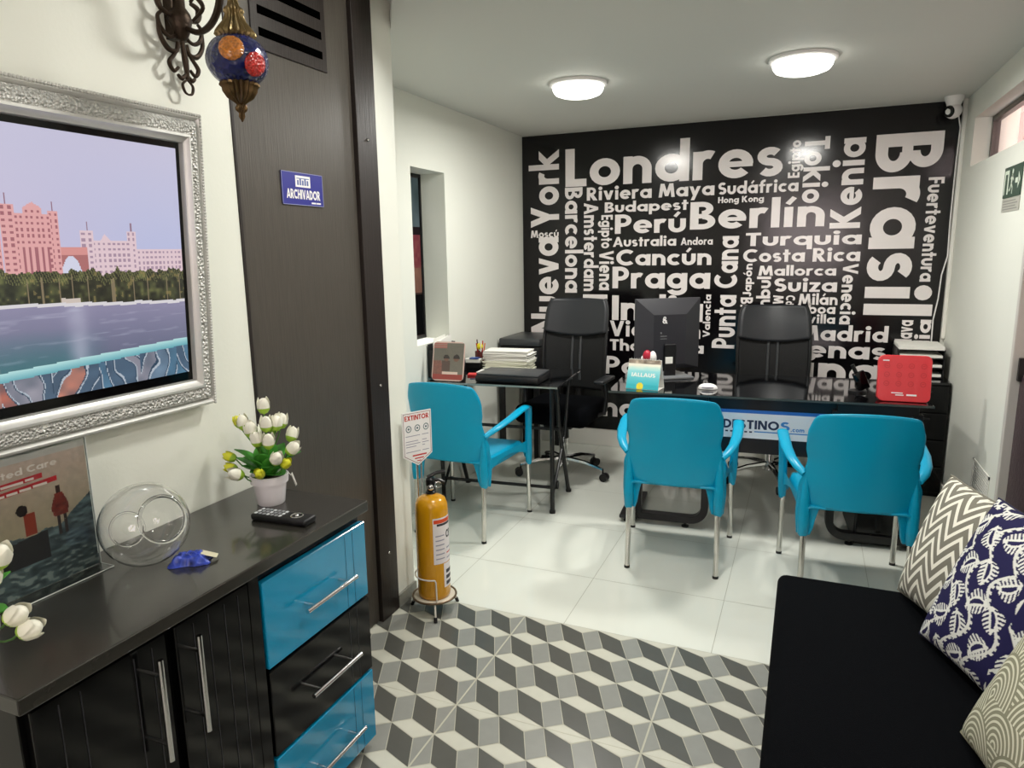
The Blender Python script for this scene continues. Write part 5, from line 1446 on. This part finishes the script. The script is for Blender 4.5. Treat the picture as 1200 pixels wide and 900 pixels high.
# ------------------------------------------------------------------ office chairs
def office_chair(label):
    t = thing('office_chair', label, 'office chair', group='black swivel office chairs behind the desks')
    MB().rbox(-0.25, 0.25, -0.23, 0.27, 0.395, 0.52, 0.045, 4).build('seat', black_fab, t, local=True)
    # backrest behind the sitter (-Y)
    def bk(u, v, off_=0.0):
        U = 2*u-1; z = 0.56+0.62*v
        w = 0.215+0.012*math.sin(PI*v)-0.02*max(0, (v-0.85)/0.15)**2
        y = -0.235-0.10*v+0.05*U*U+off_+0.03*math.sin(PI*v)
        return (U*w, y, z)
    mb = MB(); mb.grid(lambda u, v: bk(u, v*0.64), 20, 20); mb.build('mesh_back', mesh_blk, t, local=True, solid=0.008, angle=80)
    mb = MB(); mb.grid(lambda u, v: bk(u, 0.64+0.36*v-0.05*(1-v)*(1-(2*u-1)**2), 0.012), 20, 14)
    mb.build('head_pad', leather, t, local=True, solid=0.030, angle=80)
    mb = MB()
    edge_ = [bk(0, k/14) for k in range(15)]+[bk(1, 1-k/14) for k in range(15)]
    for e_ in (edge_[:15], edge_[15:]): MB().tube(e_, 0.011, 8).build('back_frame', black_pl, t, local=True)
    for x in (-0.03, 0.03):
        MB().tube([(x, bk(0.5+x, k/5*0.5+0.10)[1]+0.007, 0.56+0.62*(k/5*0.5+0.10)) for k in range(6)], 0.009, 8).build('lumbar_slat', mat('dark grey plastic', '3A3C3E', 0.35), t, local=True)
    mb = MB(); mb.tube([(0, -0.18, 0.44), (0, -0.28, 0.47), (0, -0.30, 0.62), (0, -0.29, 0.74)], 0.022, 8); mb.build('back_bar', black_pl, t, local=True)
    for s in (-1, 1):
        mb = MB(); mb.tube([(s*0.20, 0.02, 0.43), (s*0.285, 0.0, 0.45), (s*0.295, -0.02, 0.56), (s*0.285, -0.01, 0.66)], [0.014, 0.016, 0.015, 0.018], 10)
        a = mb.build('armrest', black_pl, t, local=True)
        mb = MB(); mb.rbox(s*0.285-0.036, s*0.285+0.036, -0.13, 0.12, 0.662, 0.688, 0.012, 3); mb.build('arm_pad', leather, a, local=True)
    MB().cyl((0, 0, 0.10), (0, 0, 0.30), 0.028, 16).build('gas_lift', chrome, t, local=True)
    MB().cyl((0, 0, 0.26), (0, 0, 0.36), 0.036, 16).build('lift_cover', black_pl, t, local=True)
    MB().rbox(-0.10, 0.10, -0.12, 0.12, 0.35, 0.40, 0.008, 2).build('tilt_mechanism', black_metal, t, local=True)
    mb = MB(); mb.cyl((0, 0, 0.075), (0, 0, 0.125), 0.042, 16)
    for k in range(5):
        a = 2*PI*k/5+0.5
        d = Vector((math.cos(a), math.sin(a), 0))
        mb.tube([d*0.03+Vector((0, 0, 0.112)), d*0.16+Vector((0, 0, 0.105)), d*0.295+Vector((0, 0, 0.075))], [0.021, 0.017, 0.013], 8)
    mb.build('star_base', chrome, t, local=True)
    for k in range(5):
        a = 2*PI*k/5+0.5; d = Vector((math.cos(a), math.sin(a), 0)); n_ = Vector((-d.y, d.x, 0))
        mb = MB(); q = d*0.295
        mb.cyl((q.x, q.y, 0.04), (q.x, q.y, 0.085), 0.006, 8)
        for s in (-1, 1): mb.cyl(q+n_*s*0.006+d*0.012+Vector((0, 0, 0.027)), q+n_*s*0.024+d*0.012+Vector((0, 0, 0.027)), 0.027, 14)
        mb.build('caster', black_pl, t, local=True)
    return t
oc = office_chair('black swivel office chair behind the left desk, with lumbar slats')
oc.location = (-1.470, 4.36, 0); oc.rotation_euler = (0, 0, PI-0.05)
dup(oc, (-0.165, 4.72, 0), PI+0.10, 'black swivel office chair behind the long desk, under the word Suiza').scale = (1, 1, 0.955)

# ------------------------------------------------------------------ right wall items
cm = thing('security_camera', 'white dome security camera under the ceiling in the far right corner', 'camera', (0.735, 5.02, ZC))
MB().lathe([(0, 0), (0.052, 0), (0.052, -0.012), (0.040, -0.040), (0.036, -0.055), (0, -0.055)], n=24).build('mount', white_pl, cm, local=True)
MB().sphere((0, 0, -0.080), 0.046, 18).build('head', white_pl, cm, local=True)
ld_ = Vector((-0.72, -0.62, -0.18)).normalized()
MB().lathe([(0.034, 0.030), (0.032, 0.040), (0.026, 0.043), (0.0, 0.041)], (0, 0, -0.080), 20, ld_).build('lens', black_gloss, cm, local=True)
mb = MB()
cp = [pix(1121, 122), pix(1125, 150), pix(1120, 190), pix(1113, 260), pix(1110, 300), pix(1103, 322), pix(1099, 350), pix(1093, 375), pix(1091, 401)]
P = [Vector((x, YB-0.012, z)) for x, z in cp]
mb.tube(P, 0.0042, 6)
tag(mb.build('white_cable', white_pl), 'thin white cable running down the right edge of the black mural', 'cable')
es = thing('exit_sign', 'green emergency exit sign with pictograms under the high window', 'sign', (XR, 3.86, 1.70))
EM = frame3((XR-0.0005, 4.005, 1.712), (0, -1, 0), (0, 0, 1))
MB().box(0, 0.30, 0, 0.137, 0, 0.004, EM).build('plate', mat('dark green plate', '30493B', 0.35), es, smooth=False)
mb = MB()
ew = mat('pale photoluminescent print', 'D3DDCB', 0.4)
mb.box(0.012, 0.088, 0.015, 0.122, 0.004, 0.0046, EM)
mb.build('door_pictogram', ew, es, smooth=False)
mb = MB(); mb.box(0.030, 0.070, 0.015, 0.105, 0.0046, 0.005, EM); mb.build('door_opening', mat('dark green plate', '30493B', 0.35), es, smooth=False)
mb = MB()
for q_ in _dot(0.150, 0.112, 0.012)+_bar((0.150, 0.098), (0.140, 0.060), 0.020)+_bar((0.140, 0.062), (0.165, 0.038), 0.011)+_bar((0.165, 0.038), (0.160, 0.014), 0.010)+_bar((0.140, 0.062), (0.125, 0.036), 0.011)+_bar((0.125, 0.036), (0.104, 0.030), 0.010)+_bar((0.150, 0.094), (0.172, 0.072), 0.009)+_bar((0.146, 0.094), (0.122, 0.080), 0.009):
    mb.add([EM @ Vector((x, y, 0.0046)) for x, y in q_], [tuple(range(len(q_)))])
mb.build('running_figure', ew, es, smooth=False)
mb = MB()
for q_ in _bar((0.205, 0.068), (0.262, 0.068), 0.022)+[[(0.250, 0.030), (0.286, 0.068), (0.250, 0.106)]]:
    mb.add([EM @ Vector((x, y, 0.0046)) for x, y in q_], [tuple(range(len(q_)))])
mb.build('arrow', ew, es, smooth=False)
MB().box(0, 0.30, -0.062, -0.004, 0, 0.003, EM).build('grey_strip', mat('grey strip', 'B4B2A8', 0.4), es, smooth=False)
mb = MB()
for k in range(4): mb.box(0.02, 0.27-0.03*(k % 2), -0.054+k*0.012, -0.049+k*0.012, 0.003, 0.0034, EM)
mb.build('strip_lines', mat('pale grey print', '8A8A84', 0.5), es, smooth=False)
vn = thing('wall_vent', 'white slatted ventilation grille low on the right wall', 'vent', (XR, 3.83, 0.28))
VM = frame3((XR-0.0005, 4.005, 0.262), (0, -1, 0), (0, 0, 1))
mb = MB()
for q_ in ((0, 0.34, 0, 0.014), (0, 0.34, 0.176, 0.19), (0, 0.014, 0, 0.19), (0.326, 0.34, 0, 0.19)): mb.box(*q_, 0, 0.004, VM)
mb.build('frame', trim_w, vn, smooth=False)
MB().box(0.01, 0.33, 0.01, 0.18, 0.0, 0.001, VM).build('duct', mat('dim grey', '5A5954', 0.7), vn, smooth=False)
mb = MB()
for k in range(12):
    y = 0.018+k*0.0135; mb.box(0.012, 0.328, y, y+0.0085, 0.001, 0.0035, VM)
mb.build('slats', trim_w, vn, smooth=False)

# ------------------------------------------------------------------ sofa and cushions
sf = thing('sofa', 'low black upholstered sofa at the lower right with patterned cushions', 'sofa', (0.39, 1.3, 0))
ZS = 0.430
MB().rbox(-0.035, 0.70, 0.25, 2.365, 0.28, ZS, 0.028, 4).build('seat_cushion', black_fab, sf)
MB().rbox(-0.015, 0.80, 0.27, 2.345, 0.07, 0.275, 0.012, 2).build('base', black_fab, sf)
MB().rbox(0.700, 0.812, 0.26, 2.300, 0.28, 0.660, 0.04, 4).build('backrest', black_fab, sf)
for x in (0.03, 0.75):
    for y in (0.33, 2.28): MB().cyl((x, y, 0), (x, y, 0.07), 0.022, 14).build('foot', chrome, sf)

bvec = Vector((0.36, -0.93, 0)).normalized()
def cushion(name, label, corner, upv, size, thick, m, group='patterned cushions on the black sofa', seed=0, bvec=bvec):
    """corner = far bottom corner on the seat; edge runs along bvec towards the camera"""
    u = Vector(upv); u = (u-bvec*u.dot(bvec)).normalized()
    n = u.cross(bvec).normalized()
    if n.x > 0: n = -n
    C = Vector(corner)+bvec*size/2+u*size/2
    def f(sgn):
        def g(a, b):
            U, V = 2*a-1, 2*b-1
            pin = 0.055
            x = U*(1-pin*(1-V*V)*abs(U)); y = V*(1-pin*(1-U*U)*abs(V))
            e = max(0, 1-U**4)*max(0, 1-V**4)
            h = thick/2*(max(0, (1-U*U))**0.42*max(0, (1-V*V))**0.42)
            h *= 1+0.03*math.sin(5*U+seed)*math.sin(4*V+seed)
            return C+bvec*x*size/2+u*y*size/2+n*h*sgn
        return g
    return f, C, u, n
def build_cushion(name, label, corner, upv, size, thick, m, colfn=None, seed=0, N=40, bv=bvec):
    f, C, u, n = cushion(name, label, corner, upv, size, thick, m, seed=seed, bvec=bv)
    t = thing(name, label, 'cushion', (C.x, C.y, ZS), group='patterned cushions on the black sofa')
    mb = MB(); mb.grid(f(1), N, N); mb.grid(f(-1), N, N)
    o = mb.build('cover', m, t, angle=120)
    me = o.data
    uv = me.attributes.new('pat', 'FLOAT_VECTOR', 'POINT')
    cnt = (N+1)*(N+1); buf = []
    for k in range(2):
        for j in range(N+1):
            for i in range(N+1): buf += [i/N, j/N, float(k)]
    uv.data.foreach_set('vector', buf)
    if colfn:
        at = me.color_attributes.new('Col', 'FLOAT_COLOR', 'POINT'); b2 = []
        for k in range(2):
            for j in range(N+1):
                for i in range(N+1):
                    c = lin(colfn(i/N, j/N)); b2 += [c[0], c[1], c[2], 1]
        at.data.foreach_set('color', b2)
    # piped seam
    loop = [f(0)(a, 0) for a in [k/20 for k in range(20)]]+[f(0)(1, a) for a in [k/20 for k in range(20)]]+[f(0)(1-a, 1) for a in [k/20 for k in range(20)]]+[f(0)(0, 1-a) for a in [k/20 for k in range(20)]]
    MB().tube(loop, 0.0035, 6, closed=True).build('seam', m if not colfn else mat('navy piping', '1C1B3E', 0.8), t)
    return t
def node_pattern(name, builder, rough=0.85):
    m = bpy.data.materials.new(name); m.use_nodes = True; nt = m.node_tree; b = nt.nodes['Principled BSDF']
    b.inputs['Roughness'].default_value = rough; b.inputs['Specular IOR Level'].default_value = 0.2
    at = nt.nodes.new('ShaderNodeAttribute'); at.attribute_name = 'pat'
    sep = nt.nodes.new('ShaderNodeSeparateXYZ'); nt.links.new(at.outputs['Vector'], sep.inputs[0])
    def mth(op, a, c=None):
        nd = nt.nodes.new('ShaderNodeMath'); nd.operation = op
        for k, v_ in enumerate((a, c)):
            if v_ is None: continue
            if isinstance(v_, (int, float)): nd.inputs[k].default_value = v_
            else: nt.links.new(v_, nd.inputs[k])
        return nd.outputs[0]
    fac, c0, c1 = builder(mth, sep.outputs[0], sep.outputs[1])
    mx = nt.nodes.new('ShaderNodeMix'); mx.data_type = 'RGBA'
    mx.inputs[6].default_value = (*lin(c0), 1); mx.inputs[7].default_value = (*lin(c1), 1)
    nt.links.new(fac, mx.inputs[0]); nt.links.new(mx.outputs[2], b.inputs['Base Color'])
    nz = nt.nodes.new('ShaderNodeTexNoise'); nz.inputs['Scale'].default_value = 400
    bp_ = nt.nodes.new('ShaderNodeBump'); bp_.inputs['Strength'].default_value = 0.15; nt.links.new(nz.outputs['Fac'], bp_.inputs['Height']); nt.links.new(bp_.outputs['Normal'], b.inputs['Normal'])
    return m
def chevron(mth, x, y):
    # zigzag running along x; stripes stacked along y
    zx = mth('MULTIPLY', x, 4.0); fr = mth('FRACT', zx); tri = mth('ABSOLUTE', mth('SUBTRACT', fr, 0.5))
    s = mth('ADD', mth('MULTIPLY', y, 8.6), mth('MULTIPLY', tri, 3.0))
    fr2 = mth('FRACT', s)
    return mth('GREATER_THAN', fr2, 0.60), '7E7B70', 'ECE9DC'
def arcs(mth, x, y):
    # overlapping scallops of concentric arcs in two brick rows
    X = mth('MULTIPLY', x, 2.6); Y = mth('MULTIPLY', y, 3.1)
    def cell(ox, oy):
        fx = mth('SUBTRACT', mth('FRACT', mth('ADD', X, ox)), 0.5); fy = mth('FRACT', mth('ADD', Y, oy))
        d = mth('SQRT', mth('ADD', mth('MULTIPLY', fx, fx), mth('MULTIPLY', mth('MULTIPLY', fy, fy), 0.55)))
        return d
    d1_ = cell(0.0, 0.0); d2_ = cell(0.5, 0.5)
    ins = mth('LESS_THAN', d1_, 0.5)
    d = mth('ADD', mth('MULTIPLY', d1_, ins), mth('MULTIPLY', d2_, mth('SUBTRACT', 1.0, ins)))
    fr = mth('FRACT', mth('MULTIPLY', d, 15.0))
    return mth('GREATER_THAN', fr, 0.60), '8C8A74', 'D9D7C2'
PLUMES = [(0.9, 0.9, 0.7, 0.55, 0.5), (2.0, 0.7, 2.2, 0.55, -0.5), (3.1, 1.0, 0.5, 0.55, 0.5), (4.2, 0.7, 2.4, 0.5, 0.6), (0.6, 2.1, 2.0, 0.55, -0.6), (1.7, 2.0, 0.4, 0.6, 0.6), (2.9, 2.2, 1.9, 0.6, 0.5),
          (4.1, 2.0, 0.8, 0.55, -0.5), (0.9, 3.3, 0.6, 0.55, 0.6), (2.1, 3.2, 2.3, 0.55, 0.5), (3.3, 3.4, 0.5, 0.55, -0.6), (4.3, 3.2, 2.1, 0.5, 0.5), (0.6, 4.4, 2.2, 0.5, 0.5), (1.8, 4.4, 0.7, 0.55, -0.5), (3.0, 4.5, 2.0, 0.55, 0.5), (4.2, 4.4, 0.6, 0.5, 0.5)]
def navy(a, b):
    # feathery scrolling fronds: toothed white leaves on navy, each with a navy heart
    x, y = (a*6.3+0.3) % 4.9, (b*6.3+0.6) % 4.9
    for (cx, cy, rot, L, bend) in PLUMES:
        dx, dy = x-cx, y-cy
        if dx*dx+dy*dy > 1.0: continue
        c, s_ = math.cos(rot), math.sin(rot)
        u, v = dx*c+dy*s_, -dx*s_+dy*c
        v -= bend*u*u*1.1
        t = (u+L)/(2*L)
        if not 0 < t < 1: continue
        w = 0.47*math.sin(PI*t)**0.75
        av = abs(v)
        tooth = abs((((u*6.5+av*2.2) % 1)-0.5))*2
        if av < 0.09*math.sin(PI*t) and 0.22 < t < 0.8: return (34, 31, 74)
        if av < 0.17*math.sin(PI*t)+0.02: return (228, 228, 222)
        if av < w and tooth > 0.46: return (228, 228, 222)
    # thin toothed stems between the leaves
    k = (x*0.85+0.55*math.sin(y*1.9)) % 1.15
    if k < 0.12+0.09*(((y*4.5) % 1) > 0.5): return (222, 222, 216)
    return (34, 31, 74)
chev_m = node_pattern('chevron cloth', chevron); arc_m = node_pattern('arc patterned cloth', arcs)
navy_m = attr_mat('navy leaf cloth', 0.85, spec=0.2)
build_cushion('chevron_cushion', 'grey and white chevron cushion farthest along the black sofa', (0.318, 2.335, ZS+0.012), (0.150, -0.045, 0.360), 0.395, 0.15, chev_m, seed=1)
build_cushion('navy_cushion', 'navy cushion with white feathery leaves, between the chevron and greige cushions', (0.345, 2.075, ZS+0.010), (0.200, -0.03, 0.40), 0.43, 0.15, navy_m, navy, seed=2, N=220)
build_cushion('greige_cushion', 'greige cushion with raised concentric arcs, nearest on the sofa', (0.372, 1.646, ZS+0.010), (0.200, -0.03, 0.40), 0.45, 0.16, arc_m, seed=3, bv=Vector((0.2, -0.98, 0)).normalized())
